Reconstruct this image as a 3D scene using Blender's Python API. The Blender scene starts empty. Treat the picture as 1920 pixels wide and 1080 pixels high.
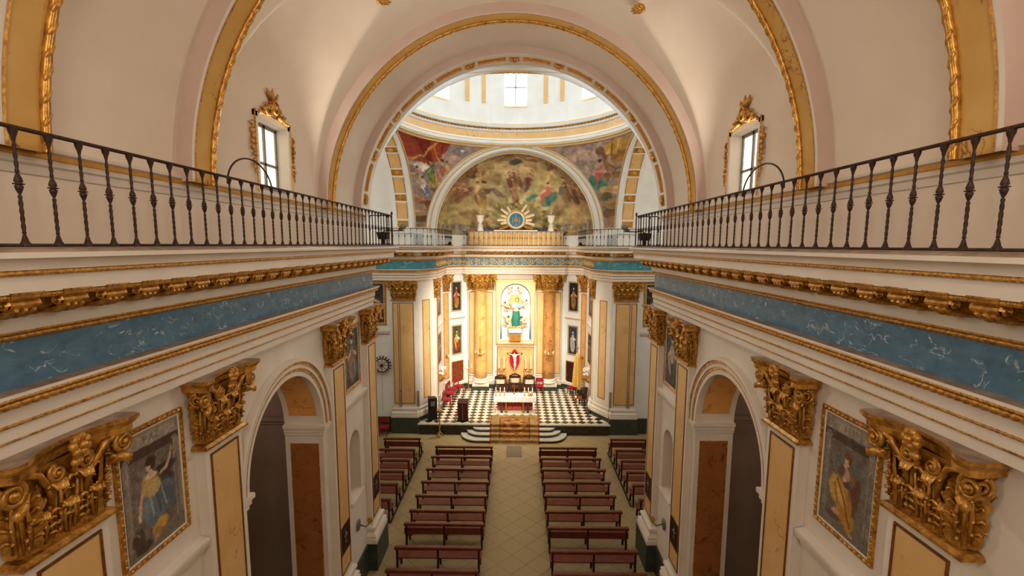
import bpy, bmesh, math, random
import numpy as np
from mathutils import Matrix, Vector
PI = math.pi
random.seed(7); RNG = np.random.default_rng(7)
scene = bpy.context.scene
C = scene.collection

# ------------------------------------------------------------------ camera
F_PX, PCX, PCY = 890.0, 960.0, 566.0
def camera_axes():
    """rows: image right, image down, forward in world axes; nave axis (+Y) vanishes at (969, 459)"""
    roll = math.radians(0.27); c, s = math.cos(roll), math.sin(roll)
    dx, dy = (969.0-PCX)/F_PX, (459.0-PCY)/F_PX
    dx2, dy2 = c*dx+s*dy, -s*dx+c*dy
    n = np.array([dx2, dy2, 1.0]); n /= np.linalg.norm(n)
    u = np.array([0, -1.0, n[1]/n[2]]); u /= np.linalg.norm(u)
    x = np.cross(u, n); x = -x if x[0] < 0 else x
    Z = np.array([[c, -s, 0], [s, c, 0], [0, 0, 1]])
    return Z @ np.stack([x, n, u], 1)
RC = camera_axes()
cam_d = bpy.data.cameras.new('camera'); cam = bpy.data.objects.new('camera', cam_d); C.objects.link(cam)
cam_d.sensor_fit = 'HORIZONTAL'; cam_d.sensor_width = 36.0
cam_d.lens = F_PX/1920*36.0; cam_d.shift_y = (PCY-540.0)/1920.0
cam_d.clip_start = 0.05; cam_d.clip_end = 300
M = Matrix.Identity(4)
for i in range(3):
    M[i][0], M[i][1], M[i][2] = RC[0][i], -RC[1][i], -RC[2][i]
M.translation = (0.1, 0, 10.0)
cam.matrix_world = M
scene.camera = cam

# ------------------------------------------------------------------ world, exposure, lights
world = bpy.data.worlds.new('world'); scene.world = world; world.use_nodes = True
world.node_tree.nodes['Background'].inputs[0].default_value = (0.9, 0.95, 1.0, 1)
world.node_tree.nodes['Background'].inputs[1].default_value = 1.0
vs = scene.view_settings
vs.view_transform = 'Standard'; vs.look = 'None'; vs.exposure = 0.13; vs.gamma = 1.0; vs.use_curve_mapping = False
# panes glow as frosted glass does; the daylight they let in comes from an area lamp in each opening
WINDOW_NAVE, WINDOW_DRUM, FILL_WEST, WINDOW_TRANSEPT = 1.0, 1.1, 5.6, 9.0
DAY_NAVE, DAY_DRUM = 82.0, 106.0
def lamp(name, kind, loc, target, energy, color, **kw):
    d = bpy.data.lights.new(name, kind); d.energy = energy; d.color = color
    for k, v in kw.items(): setattr(d, k, v)
    o = bpy.data.objects.new(name, d); C.objects.link(o); o.location = loc
    if target is not None:
        o.rotation_euler = (Vector(target)-Vector(loc)).to_track_quat('-Z', 'Y').to_euler()
    return o
WARM = (1.0, 0.91, 0.75)
# the two floodlights on the gallery corners and, after them, two added fill spots
lamp('flood_light', 'SPOT', (3.15, 15.0, 10.55), (-2.6, 30.2, 3.6), 8800, WARM, spot_size=math.radians(44), spot_blend=0.6, shadow_soft_size=0.12)
lamp('flood_light', 'SPOT', (-3.15, 15.0, 10.55), (1.4, 30.2, 3.8), 4000, WARM, spot_size=math.radians(50), spot_blend=0.6, shadow_soft_size=0.12)
lamp('sanctuary_fill', 'SPOT', (-1.2, 25.35, 14.0), (-1.2, 28.0, 0.6), 2600, WARM, spot_size=math.radians(62), spot_blend=0.7, shadow_soft_size=0.2)   # added fill behind the arch crown, put in to brighten the sanctuary
lamp('sanctuary_fill', 'SPOT', (1.2, 25.35, 14.0), (0.9, 28.0, 0.6), 1900, WARM, spot_size=math.radians(62), spot_blend=0.7, shadow_soft_size=0.2)

for s_ in (-1, 1):      # small spots on the sanctuary cornice that wash the painted half dome
    lamp('cornice_spot', 'SPOT', (s_*3.45, 26.4, 10.12), (-s_*1.2, 29.6, 13.0), 430, (1.0, .93, .82), spot_size=math.radians(105), spot_blend=0.8, shadow_soft_size=0.15)
for s_ in (-1, 1):      # added fill that lifts the dark of the two side chapels
    lamp('chapel_fill', 'POINT', (s_*6.9, 9.6, 6.8), None, 26, (1.0, .78, .6), shadow_soft_size=0.2)

# ------------------------------------------------------------------ helpers
def lin(h):
    if isinstance(h, str):
        h = h.lstrip('#'); c = [int(h[i:i+2], 16)/255 for i in (0, 2, 4)]
    else: c = [x/255 for x in h]
    return tuple((x/12.92 if x <= 0.04045 else ((x+0.055)/1.055)**2.4) for x in c)
def col(h): return (*lin(h), 1.0)

class MB:
    def __init__(s): s.v = []; s.f = []
    def add(s, vs_, fs): 
        b = len(s.v); s.v.extend([tuple(map(float, p)) for p in vs_]); s.f.extend([tuple(i+b for i in f) for f in fs]); return s
    def box(s, x0, x1, y0, y1, z0, z1):
        return s.add([(x, y, z) for z in (z0, z1) for y in (y0, y1) for x in (x0, x1)],
                     [(0, 2, 3, 1), (4, 5, 7, 6), (0, 1, 5, 4), (2, 6, 7, 3), (0, 4, 6, 2), (1, 3, 7, 5)])
    def grid(s, P, closed_u=False, closed_v=False):
        """P[i][j] points"""
        n, m = len(P), len(P[0]); b = len(s.v)
        for r in P: s.v.extend([tuple(map(float, q)) for q in r])
        for i in range(n if closed_u else n-1):
            for j in range(m if closed_v else m-1):
                i2, j2 = (i+1) % n, (j+1) % m
                s.f.append((b+i*m+j, b+i*m+j2, b+i2*m+j2, b+i2*m+j))
        return s
    def lathe(s, prof, n=12, cx=0, cy=0, a0=0, a1=2*PI, cap=True):
        full = abs(a1-a0-2*PI) < 1e-6
        k = n if full else n+1
        P = [[(cx+r*math.cos(a0+(a1-a0)*j/n), cy+r*math.sin(a0+(a1-a0)*j/n), z) for j in range(k)] for r, z in prof]
        b = len(s.v); s.grid(P, closed_v=full)
        if cap and full:
            s.f.append(tuple(b+j for j in range(k))[::-1]); e = b+(len(prof)-1)*k; s.f.append(tuple(e+j for j in range(k)))
        return s
    def tube(s, pts, r, n=6, cap=True):
        pts = [Vector(p) for p in pts]; N = len(pts); rs = r if hasattr(r, '__len__') else [r]*N
        P = []; up = Vector((0, 0, 1)); prev = None
        for i, p in enumerate(pts):
            t = (pts[min(i+1, N-1)]-pts[max(i-1, 0)]).normalized()
            if prev is None:
                a = t.cross(up); a = t.cross(Vector((1, 0, 0))) if a.length < 1e-3 else a
            else: a = prev - t*prev.dot(t)
            a.normalize(); bb = t.cross(a); prev = a
            P.append([p+(a*math.cos(2*PI*j/n)+bb*math.sin(2*PI*j/n))*rs[i] for j in range(n)])
        b = len(s.v); s.grid(P, closed_v=True)
        if cap:
            s.f.append(tuple(b+j for j in range(n))[::-1]); e = b+(N-1)*n; s.f.append(tuple(e+j for j in range(n)))
        return s
    def prism(s, poly, axis, a, c):
        """extrude 2D polygon along axis ('x','y','z') from a to c; poly coords are the other two axes in order"""
        n = len(poly)
        def mk(p, h): return {'x': (h, p[0], p[1]), 'y': (p[0], h, p[1]), 'z': (p[0], p[1], h)}[axis]
        vs_ = [mk(p, a) for p in poly]+[mk(p, c) for p in poly]
        fs = [(i, (i+1) % n, n+(i+1) % n, n+i) for i in range(n)]+[tuple(range(n))[::-1], tuple(range(n, 2*n))]
        return s.add(vs_, fs)
    def ball(s, c, r, n=8, m=5):
        rx, ry, rz = r if hasattr(r, '__len__') else (r, r, r)
        P = [[(c[0]+rx*math.sin(PI*i/m)*math.cos(2*PI*j/n), c[1]+ry*math.sin(PI*i/m)*math.sin(2*PI*j/n), c[2]-rz*math.cos(PI*i/m)) for j in range(n)] for i in range(m+1)]
        return s.grid(P, closed_v=True)
    def tf(s, M_, start=0):
        for i in range(start, len(s.v)): s.v[i] = tuple(M_ @ Vector(s.v[i]))
        return s
    def mesh(s, name, mat, smooth=False):
        me = bpy.data.meshes.new(name); me.from_pydata(s.v, [], s.f); me.update()
        if mat is not None: me.materials.append(mat)
        if smooth:
            me.polygons.foreach_set('use_smooth', [True]*len(me.polygons))
            if smooth != 'all':
                me.set_sharp_from_angle(angle=math.radians(40))
        return me
    def build(s, name, mat, parent=None, smooth=False, **props):
        return obj(name, s.mesh(name, mat, smooth), parent, **props)
def obj(name, me, parent=None, M_=None, **props):
    o = bpy.data.objects.new(name, me); C.objects.link(o)
    if parent is not None: o.parent = parent
    if M_ is not None: o.matrix_basis = M_
    for k, v in props.items(): o[k] = v
    return o
def empty(name, M_=None, parent=None, **props): return obj(name, None, parent, M_, **props)
def tag(o, label=None, cat=None, group=None, kind=None):
    if label: o['label'] = label
    if cat: o['category'] = cat
    if group: o['group'] = group
    if kind: o['kind'] = kind
    return o
def copy_tree(o, parent=None):
    c = o.copy(); C.objects.link(c); c.parent = parent
    for ch in o.children: copy_tree(ch, c)
    return c
def face_frame(x, y, z, out):
    """local +y points along the 2D direction `out`; local x along the wall; z up"""
    o = Vector((out[0], out[1], 0)).normalized(); xx = Vector((o.y, -o.x, 0))
    return Matrix(((xx.x, o.x, 0, x), (xx.y, o.y, 0, y), (0, 0, 1, z), (0, 0, 0, 1)))
def sweep(path, prof, closed=False):
    """path: 2D polyline whose LEFT side is the room; prof: (projection into the room, z)"""
    n = len(path); pts = [Vector(p) for p in path]; out = []
    for i in range(n):
        def nrm(a, b):
            d = (b-a).normalized(); return Vector((-d.y, d.x))
        if closed: n1, n2 = nrm(pts[i-1], pts[i]), nrm(pts[i], pts[(i+1) % n])
        else:
            n1 = nrm(pts[i-1], pts[i]) if i > 0 else None; n2 = nrm(pts[i], pts[i+1]) if i < n-1 else None
            n1 = n1 or n2; n2 = n2 or n1
        m = (n1+n2); m = m/(max(0.2, 1+n1.dot(n2)))
        out.append((pts[i], m))
    P = [[(p.x+m.x*q[0], p.y+m.y*q[0], q[1]) for q in prof] for p, m in out]
    return MB().grid(P, closed_u=closed)
def resample(path, step):
    out = [tuple(path[0])]
    for a, b in zip(path[:-1], path[1:]):
        d = math.dist(a, b); k = max(1, int(round(d/step)))
        for i in range(1, k+1): out.append((a[0]+(b[0]-a[0])*i/k, a[1]+(b[1]-a[1])*i/k))
    return out
def bead_strip(path, p, z, r, pitch=0.07, amp=0.35, step=None, squash=1.0, twist=0.0):
    """gilded bead or rope moulding: a round bar along the path whose radius swells at every bead"""
    pts = resample(path, step or pitch/4); n = len(pts); V = [Vector(q) for q in pts]; s_ = 0; P = []; k = 6
    for i in range(n):
        a, b = V[max(i-1, 0)], V[min(i+1, n-1)]; d = (b-a).normalized(); nn = Vector((-d.y, d.x))
        if i: s_ += (V[i]-V[i-1]).length
        row = []
        for j in range(k):
            t = 2*PI*j/k; rr = r*(1-amp+amp*abs(math.sin(PI*s_/pitch+twist*t/2)))
            row.append((V[i].x+nn.x*(p+rr*math.cos(t)*squash), V[i].y+nn.y*(p+rr*math.cos(t)*squash), z+rr*math.sin(t)))
        P.append(row)
    return MB().grid(P, closed_v=True)

# ------------------------------------------------------------------ materials
def new_mat(name):
    m = bpy.data.materials.new(name); m.use_nodes = True; nt = m.node_tree
    return m, nt, nt.nodes['Principled BSDF']
def node(nt, t, **kw):
    n = nt.nodes.new(t)
    for k, v in kw.items():
        if k.startswith('i_'): n.inputs[k[2:].replace('_', ' ')].default_value = v
        else: setattr(n, k, v)
    return n
def ramp(nt, src, stops):
    r = nt.nodes.new('ShaderNodeValToRGB'); e = r.color_ramp.elements
    while len(e) < len(stops): e.new(0.5)
    for el, (p, c_) in zip(e, stops): el.position = p; el.color = c_ if len(c_) == 4 else (*c_, 1)
    nt.links.new(src, r.inputs[0]); return r
def noise(nt, scale, detail=4, rough=0.6, dist=0.0, vec=None, coord='Object'):
    tc = nt.nodes.new('ShaderNodeTexCoord'); n = node(nt, 'ShaderNodeTexNoise')
    n.inputs['Scale'].default_value = scale; n.inputs['Detail'].default_value = detail; n.inputs['Roughness'].default_value = rough; n.inputs['Distortion'].default_value = dist
    nt.links.new(vec if vec is not None else tc.outputs[coord], n.inputs['Vector']); return n
def mixc(nt, fac, a, b):
    m = nt.nodes.new('ShaderNodeMix'); m.data_type = 'RGBA'
    for sock, v in ((m.inputs[0], fac), (m.inputs[6], a), (m.inputs[7], b)):
        if hasattr(v, 'is_linked'): nt.links.new(v, sock)
        elif isinstance(v, (int, float)): sock.default_value = v
        else: sock.default_value = v
    return m.outputs[2]
def bump(nt, bsdf, h, strength=0.2, dist=0.01):
    b = node(nt, 'ShaderNodeBump'); b.inputs['Strength'].default_value = strength; b.inputs['Distance'].default_value = dist
    nt.links.new(h, b.inputs['Height']); nt.links.new(b.outputs[0], bsdf.inputs['Normal'])
def simple(name, a, b=None, scale=6, rough=0.6, metal=0.0, bmp=0.0, detail=4, lo=0.35, hi=0.65, spec=0.3):
    m, nt, p = new_mat(name)
    n = noise(nt, scale, detail); r = ramp(nt, n.outputs['Fac'], [(lo, col(a)), (hi, col(b or a))])
    nt.links.new(r.outputs[0], p.inputs['Base Color']); p.inputs['Roughness'].default_value = rough; p.inputs['Metallic'].default_value = metal
    p.inputs['Specular IOR Level'].default_value = spec
    if bmp: bump(nt, p, n.outputs['Fac'], bmp)
    return m
def marble(name, a, b, vein, scale=1.6, vw=0.03, rough=0.35, vein_scale=2.0, vein_mask=0.5, stretch=(1, 1, 1)):
    m, nt, p = new_mat(name)
    tc = nt.nodes.new('ShaderNodeTexCoord'); mp = nt.nodes.new('ShaderNodeMapping'); mp.inputs['Scale'].default_value = stretch
    mp.inputs['Rotation'].default_value = (0.5, 0.35, 0.2)
    nt.links.new(tc.outputs['Object'], mp.inputs[0])
    n1 = noise(nt, scale, 6, 0.65, 0.4, mp.outputs[0]); base = ramp(nt, n1.outputs['Fac'], [(0.3, col(a)), (0.7, col(b))])
    n2 = noise(nt, vein_scale, 5, 0.55, 1.1, mp.outputs[0])
    ms = node(nt, 'ShaderNodeMath', operation='SUBTRACT'); nt.links.new(n2.outputs['Fac'], ms.inputs[0]); ms.inputs[1].default_value = 0.5
    ab = node(nt, 'ShaderNodeMath', operation='ABSOLUTE'); nt.links.new(ms.outputs[0], ab.inputs[0])
    vr = ramp(nt, ab.outputs[0], [(0.0, (1, 1, 1, 1)), (vw, (0, 0, 0, 1))])
    n3 = noise(nt, scale*0.9, 3, 0.5, 0, mp.outputs[0]); mk = ramp(nt, n3.outputs['Fac'], [(vein_mask, (0, 0, 0, 1)), (min(0.99, vein_mask+0.12), (1, 1, 1, 1))])
    mu = node(nt, 'ShaderNodeMath', operation='MULTIPLY'); nt.links.new(vr.outputs[0], mu.inputs[0]); nt.links.new(mk.outputs[0], mu.inputs[1])
    nt.links.new(mixc(nt, mu.outputs[0], base.outputs[0], col(vein)), p.inputs['Base Color'])
    p.inputs['Roughness'].default_value = rough; p.inputs['Specular IOR Level'].default_value = 0.3
    return m
def gilt(name, light, dark, metal=0.75, rough=0.36, scale=22):
    m, nt, p = new_mat(name)
    n = noise(nt, scale, 5, 0.7); r = ramp(nt, n.outputs['Fac'], [(0.32, col(dark)), (0.62, col(light))])
    nt.links.new(r.outputs[0], p.inputs['Base Color']); p.inputs['Metallic'].default_value = metal
    p.inputs['Roughness'].default_value = rough
    bump(nt, p, n.outputs['Fac'], 0.25, 0.01); return m
def emit(name, c_, strength):
    m, nt, p = new_mat(name); p.inputs['Base Color'].default_value = (0.8, 0.8, 0.8, 1)
    p.inputs['Emission Color'].default_value = (*c_, 1); p.inputs['Emission Strength'].default_value = strength; return m
def painted(name, rough=0.55):
    """reads the painted picture from the colour attribute and adds brush grain"""
    m, nt, p = new_mat(name); a = node(nt, 'ShaderNodeVertexColor', layer_name='picture')
    n = noise(nt, 30, 3, 0.6); r = ramp(nt, n.outputs['Fac'], [(0.25, (0.82, 0.82, 0.82)), (0.75, (1.12, 1.12, 1.12))])
    mx = nt.nodes.new('ShaderNodeMix'); mx.data_type = 'RGBA'; mx.blend_type = 'MULTIPLY'; mx.inputs[0].default_value = 1
    nt.links.new(a.outputs[0], mx.inputs[6]); nt.links.new(r.outputs[0], mx.inputs[7]); nt.links.new(mx.outputs[2], p.inputs['Base Color'])
    p.inputs['Roughness'].default_value = rough; p.inputs['Specular IOR Level'].default_value = 0.15; return m

PLASTER = simple('plaster', '#dfd3c3', '#e8ddce', 1.3, 0.75, spec=0.2)
VAULT = simple('vault_plaster', '#dccab6', '#e3d3c1', 0.7, 0.8, spec=0.15)
MAUVE = simple('mauve_plaster', '#c9afa2', '#d1b9ac', 0.9, 0.75, spec=0.2)
CREAM = simple('cream_plaster', '#e3e1da', '#ebeae4', 1.1, 0.7, spec=0.2)
WALLGREY = simple('grey_plaster', '#cdbfae', '#d6c9ba', 1.2, 0.75, spec=0.2)
LEDGE = simple('dusty_ledge', '#8d7866', '#b39c88', 5, 0.9)
GILT = gilt('gilt', '#dfa548', '#8a5018', 0.5, 0.36)
GILT_DARK = gilt('old_gilt', '#d9a044', '#7c4715', 0.5, 0.30, 10)
GILT_LIGHT = gilt('bright_gilt', '#f2cd86', '#c89644', 0.35, 0.34)
GILT_PAINT = simple('gold_paint', '#c08a2c', '#d29a3a', 8, 0.5, 0.25)
OCHRE = marble('ochre_marble', '#d8a865', '#e4bd82', '#7c3f18', 1.2, 0.016, 0.4, 1.7, 0.52)
OCHRE_RIB = marble('ochre_rib_marble', '#c6964a', '#d5aa60', '#6a3413', 1.3, 0.014, 0.45, 2.2, 0.5)
ORANGE = marble('orange_marble', '#d9974e', '#e5ab66', '#8a4a22', 2.5, 0.02, 0.35, 2.2, 0.5)
LIT_GOLD_M = marble('lit_golden_marble', '#dba85c', '#e9c07c', '#a8703a', 2.5, 0.03, 0.35, 2.2, 0.5)  # the left column's stronger lighting is put into this lighter colour
SHADED_UMBER_M = marble('shaded_umber_marble', '#b07a40', '#c48d50', '#7a4a22', 3.0, 0.05, 0.35, 2.4, 0.45, (1, 1, .6))  # the right column's weaker lighting is put into this darker colour
BROWN_M = marble('brown_marble', '#935a2e', '#a66a38', '#5f2d12', 2.5, 0.03, 0.35, 3, 0.5)
BLUE = marble('blue_marble', '#48687f', '#62879f', '#cfd8dc', 6.0, 0.016, 0.4, 3.6, 0.50, (1, 0.8, 1.25))
TEAL = marble('teal_marble', '#35808f', '#559fac', '#d8ecec', 3.5, 0.02, 0.4, 2.4, 0.5)
BLUE_FLAT = simple('blue_ground', '#3f7690', '#4b88a2', 6, 0.5)
GREEN_M = marble('dark_green_marble', '#33382f', '#454a3f', '#6a7064', 2.2, 0.02, 0.4, 2.0, 0.55)
BLACK_M = simple('black_marble', '#1c1714', '#3a2a22', 7, 0.25, spec=0.5)
WHITE_M = simple('white_marble', '#e8ddc0', '#f2e9d2', 4, 0.25, spec=0.5)
STEP = simple('step_stone', '#b3ab97', '#c9c2ae', 9, 0.5)
IRON = simple('wrought_iron', '#33241d', '#4a362b', 30, 0.55, 0.5)
IRON_LIT = simple('lit_iron', '#4c463c', '#6a6253', 30, 0.6, 0.3)  # lighter copy of the iron: the far rail's lighting put into its colour
WOOD = simple('bench_wood', '#5c2416', '#76301d', 5, 0.30, spec=0.5)
WOOD_DARK = simple('dark_wood', '#2a1510', '#3c1e16', 8, 0.5)
WOOD_DOOR = simple('door_wood', '#6e2f1a', '#8a4526', 9, 0.45)
FLOORM = simple('terrazzo', '#8c7752', '#bba477', 30, 0.36, detail=6, lo=0.3, hi=0.7, spec=0.4)
JOINT = simple('floor_joint', '#c4b795', '#d2c6a6', 12, 0.6)
DARK = simple('dark_plaster', '#6d5a4c', '#7d6a5a', 1.5, 0.8)
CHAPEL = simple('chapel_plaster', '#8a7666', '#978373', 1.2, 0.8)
BLACK = simple('black_paint', '#151515', '#1f1f1f', 10, 0.5)
RED = simple('red_velvet', '#8c1524', '#a21c2d', 25, 0.8)
REDBOOK = simple('red_lacquer', '#b01026', '#bd1a30', 10, 0.4)
CLOTH = simple('white_cloth', '#ddd8ce', '#e6e2da', 8, 0.8)
WAX = simple('candle_wax', '#f2e7c9', '#f7efd8', 8, 0.5)
SKIN = simple('painted_flesh', '#e3b48f', '#efc9a6', 12, 0.5)
BRASS = gilt('brass', '#d8a548', '#8a5a1d', 0.85, 0.3)
PEWTER = simple('grey_metal', '#7b7770', '#97938b', 30, 0.4, 0.6)
CONCRETE = simple('lid_stone', '#776a52', '#86795f', 20, 0.7)
PANEL_EDGE = simple('brown_moulding', '#6b3d17', '#8a5726', 14, 0.45, 0.25)
WHITE_PAINT = simple('white_paint', '#ece6da', '#f3eee4', 5, 0.5)
PANE = emit('frosted_pane', (1.0, 0.93, 0.78), WINDOW_NAVE)
PANE_DRUM = emit('bright_pane', (0.92, 0.97, 1.0), WINDOW_DRUM)
PANE_WEST_FILL = emit('west_fill_pane', (1.0, 0.90, 0.78), FILL_WEST)  # added fill pane, unseen behind the camera
PANE_TRANS = emit('transept_pane', (1.0, 0.95, 0.85), WINDOW_TRANSEPT)
PICTURE = painted('painted_picture')

# ------------------------------------------------------------------ the building: plan
def ys(s, y):      # the right-hand wall of the nave stands a little further from the camera
    return y if s < 0 else float(np.interp(y, [-3, 4, 7, 11.4, 14.0, 15.0], [-2.75, 4.28, 7.40, 11.70, 14.10, 15.0]))
XP, XW, XU = 4.30, 4.45, 4.50          # pilaster face, wall face, upper wall
YX = 14.45                              # nave ends / crossing begins
PIERS = [(3.87, 4.79), (6.37, 7.27), (11.0, 11.87), (13.70, 14.55)]
WC, WZ = 9.13, 10.83                    # window bay centre, vault springing
CY, RS, RR, ZC = 19.6, 6.8, 5.15, 10.56 # crossing centre, pendentive sphere, ring, springing
FARW = [(10.0, 24.5), (5.1, 24.5), (4.42, 25.7), (4.42, 29.6), (3.3, 30.7), (-3.3, 30.7), (-4.42, 29.6), (-4.42, 25.7), (-5.1, 24.5), (-10.0, 24.5)]
FARP = [(10.0, 24.35), (5.03, 24.35), (4.28, 25.65), (4.28, 29.45), (3.42, 30.3), (3.15, 30.15), (-3.15, 30.15), (-3.42, 30.3), (-4.28, 29.45), (-4.28, 25.65), (-5.03, 24.35), (-10.0, 24.35)]
NAVE_P = {1: [(XP, -3.0), (XP, YX), (10.0, YX)], -1: [(-10.0, YX), (-XP, YX), (-XP, -3.0)]}

# ------------------------------------------------------------------ floor
def floor():
    f = MB().box(-10, 10, -3, 24.5, -0.3, -0.012).build('floor', JOINT, None, kind='structure')
    D = 0.905; h = D/2-0.007
    m = MB().add([(h, 0, 0), (0, h, 0), (-h, 0, 0), (0, -h, 0), (h+.004, 0, -.012), (0, h+.004, -.012), (-h-.004, 0, -.012), (0, -h-.004, -.012)],
                 [(0, 1, 2, 3)]+[(i, i+4, (i+1) % 4+4, (i+1) % 4) for i in range(4)])
    me = m.mesh('floor_tile', FLOORM)
    cand = []
    for i in range(-24, 25):
        for j in range(-8, 40):
            x, y = i*D/2, 14.77+(j-12)*D/2
            if (i+j) % 2 == 0 and -8.5 < x < 8.5 and 9.5 < y < 24.6: cand.append((x, y))
    # those in clear sight first: the nave between the walls, from the nearest on
    vis = [q for q in cand if (abs(q[0]) < 4.3 and q[1] > 11.8) or (abs(q[0]) < 7.6 and q[1] > 15.2)]
    vis.sort(key=lambda q: q[1]+0.15*abs(q[0])); near = set(vis[:300])
    for x, y in sorted(near): obj('tile', me, f, Matrix.Translation((x, y, 0)))
    rest = MB()
    for q in cand:
        if q not in near: rest.add([(a+q[0], b+q[1], c) for a, b, c in m.v], m.f)
    rest.build('tile_field', FLOORM, f, kind='stuff')
    MB().box(-9.9, 9.9, -3, 9.4, -0.012, -0.004).build('tile_ground', FLOORM, f)
    g = MB().box(-0.35, 0.40, 21.47, 22.72, 0.0, 0.006).build('floor_hatch', CONCRETE, None)
    tag(g, 'grey rectangular stone slab set in the aisle before the altar steps', 'floor slab')
floor()

# ------------------------------------------------------------------ sanctuary platform, steps, chequered floor
def sanctuary_floor():
    poly = [(-5.0, 24.12), (5.0, 24.12), (5.0, 24.6), (4.4, 25.7), (4.4, 30.8), (-4.4, 30.8), (-4.4, 25.7), (-5.0, 24.6)]
    p = MB().prism(poly, 'z', 0.0, 0.53).build('floor_sanctuary', BLACK_M, None, kind='structure')
    edge = [(-5.08, 24.05), (5.08, 24.05), (5.08, 24.6), (4.4, 25.7), (4.4, 30.8), (-4.4, 30.8), (-4.4, 25.7), (-5.08, 24.6)]
    MB().prism(edge, 'z', 0.53, 0.592).build('slab_edge', STEP, p)
    D = 0.456; h = D/2-0.002
    m = MB().add([(h, 0, .008), (0, h, .008), (-h, 0, .008), (0, -h, .008), (h, 0, 0), (0, h, 0), (-h, 0, 0), (0, -h, 0)],
                 [(0, 1, 2, 3)]+[(i, i+4, (i+1) % 4+4, (i+1) % 4) for i in range(4)])
    mb, mw = m.mesh('black_tile', BLACK_M), m.mesh('white_tile', WHITE_M)
    cand = []
    for i in range(-24, 25):
        for j in range(0, 32):
            if (i+j) % 2: continue
            x, y = i*D/2, 24.45+j*D/2
            lim = 5.0 if y < 24.6 else max(4.36, 5.0-(y-24.6)*0.58)
            if abs(x) < lim-0.1 and y < 30.55: cand.append((x, y, j % 2 == 0))
    cand.sort(key=lambda q: (abs(q[0]) < 1.5 and q[1] < 27.4, q[1])); near = cand[:300]
    for x, y, b in near: obj('tile', mb if b else mw, p, Matrix.Translation((x, y, 0.592)))
    rb, rw = MB(), MB()
    for x, y, b in cand[300:]: (rb if b else rw).add([(a+x, c+y, d+.592) for a, c, d in m.v], m.f)
    rb.build('black_tile_field', BLACK_M, p, kind='stuff'); rw.build('white_tile_field', WHITE_M, p, kind='stuff')
    # three bow-fronted steps
    st = empty('altar_steps'); tag(st, 'three rounded pale stone steps rising to the sanctuary', 'steps')
    for k, (w, yf, z0, z1) in enumerate([(2.75, 23.06, 0, .15), (2.43, 23.42, .15, .30), (2.12, 23.76, .30, .45)]):
        pts = [(w, 24.11)]; r = min(0.75, 24.11-yf)
        for i in range(9):
            a = i/8*PI/2; pts.append((w-r*1.3+r*1.3*math.cos(a), 24.11-r*math.sin(a)*0+(-r*math.sin(a))))
        pts = [(w, 24.11)]+[(w-r*1.2*(1-math.cos(a)), 24.11-(24.11-yf)*math.sin(a)) for a in [i/10*PI/2 for i in range(1, 11)]]
        full = pts+[(-x, y) for x, y in reversed(pts)]
        MB().prism(full[::-1], 'z', z0+.03 if k else 0.0, z1-0.045).build('riser', BLACK_M, st)
        grow = [(x*1.0+math.copysign(.03, x), y-.03) for x, y in full]
        MB().prism(grow[::-1], 'z', z1-0.045, z1).build('tread', STEP, st)
sanctuary_floor()

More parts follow.
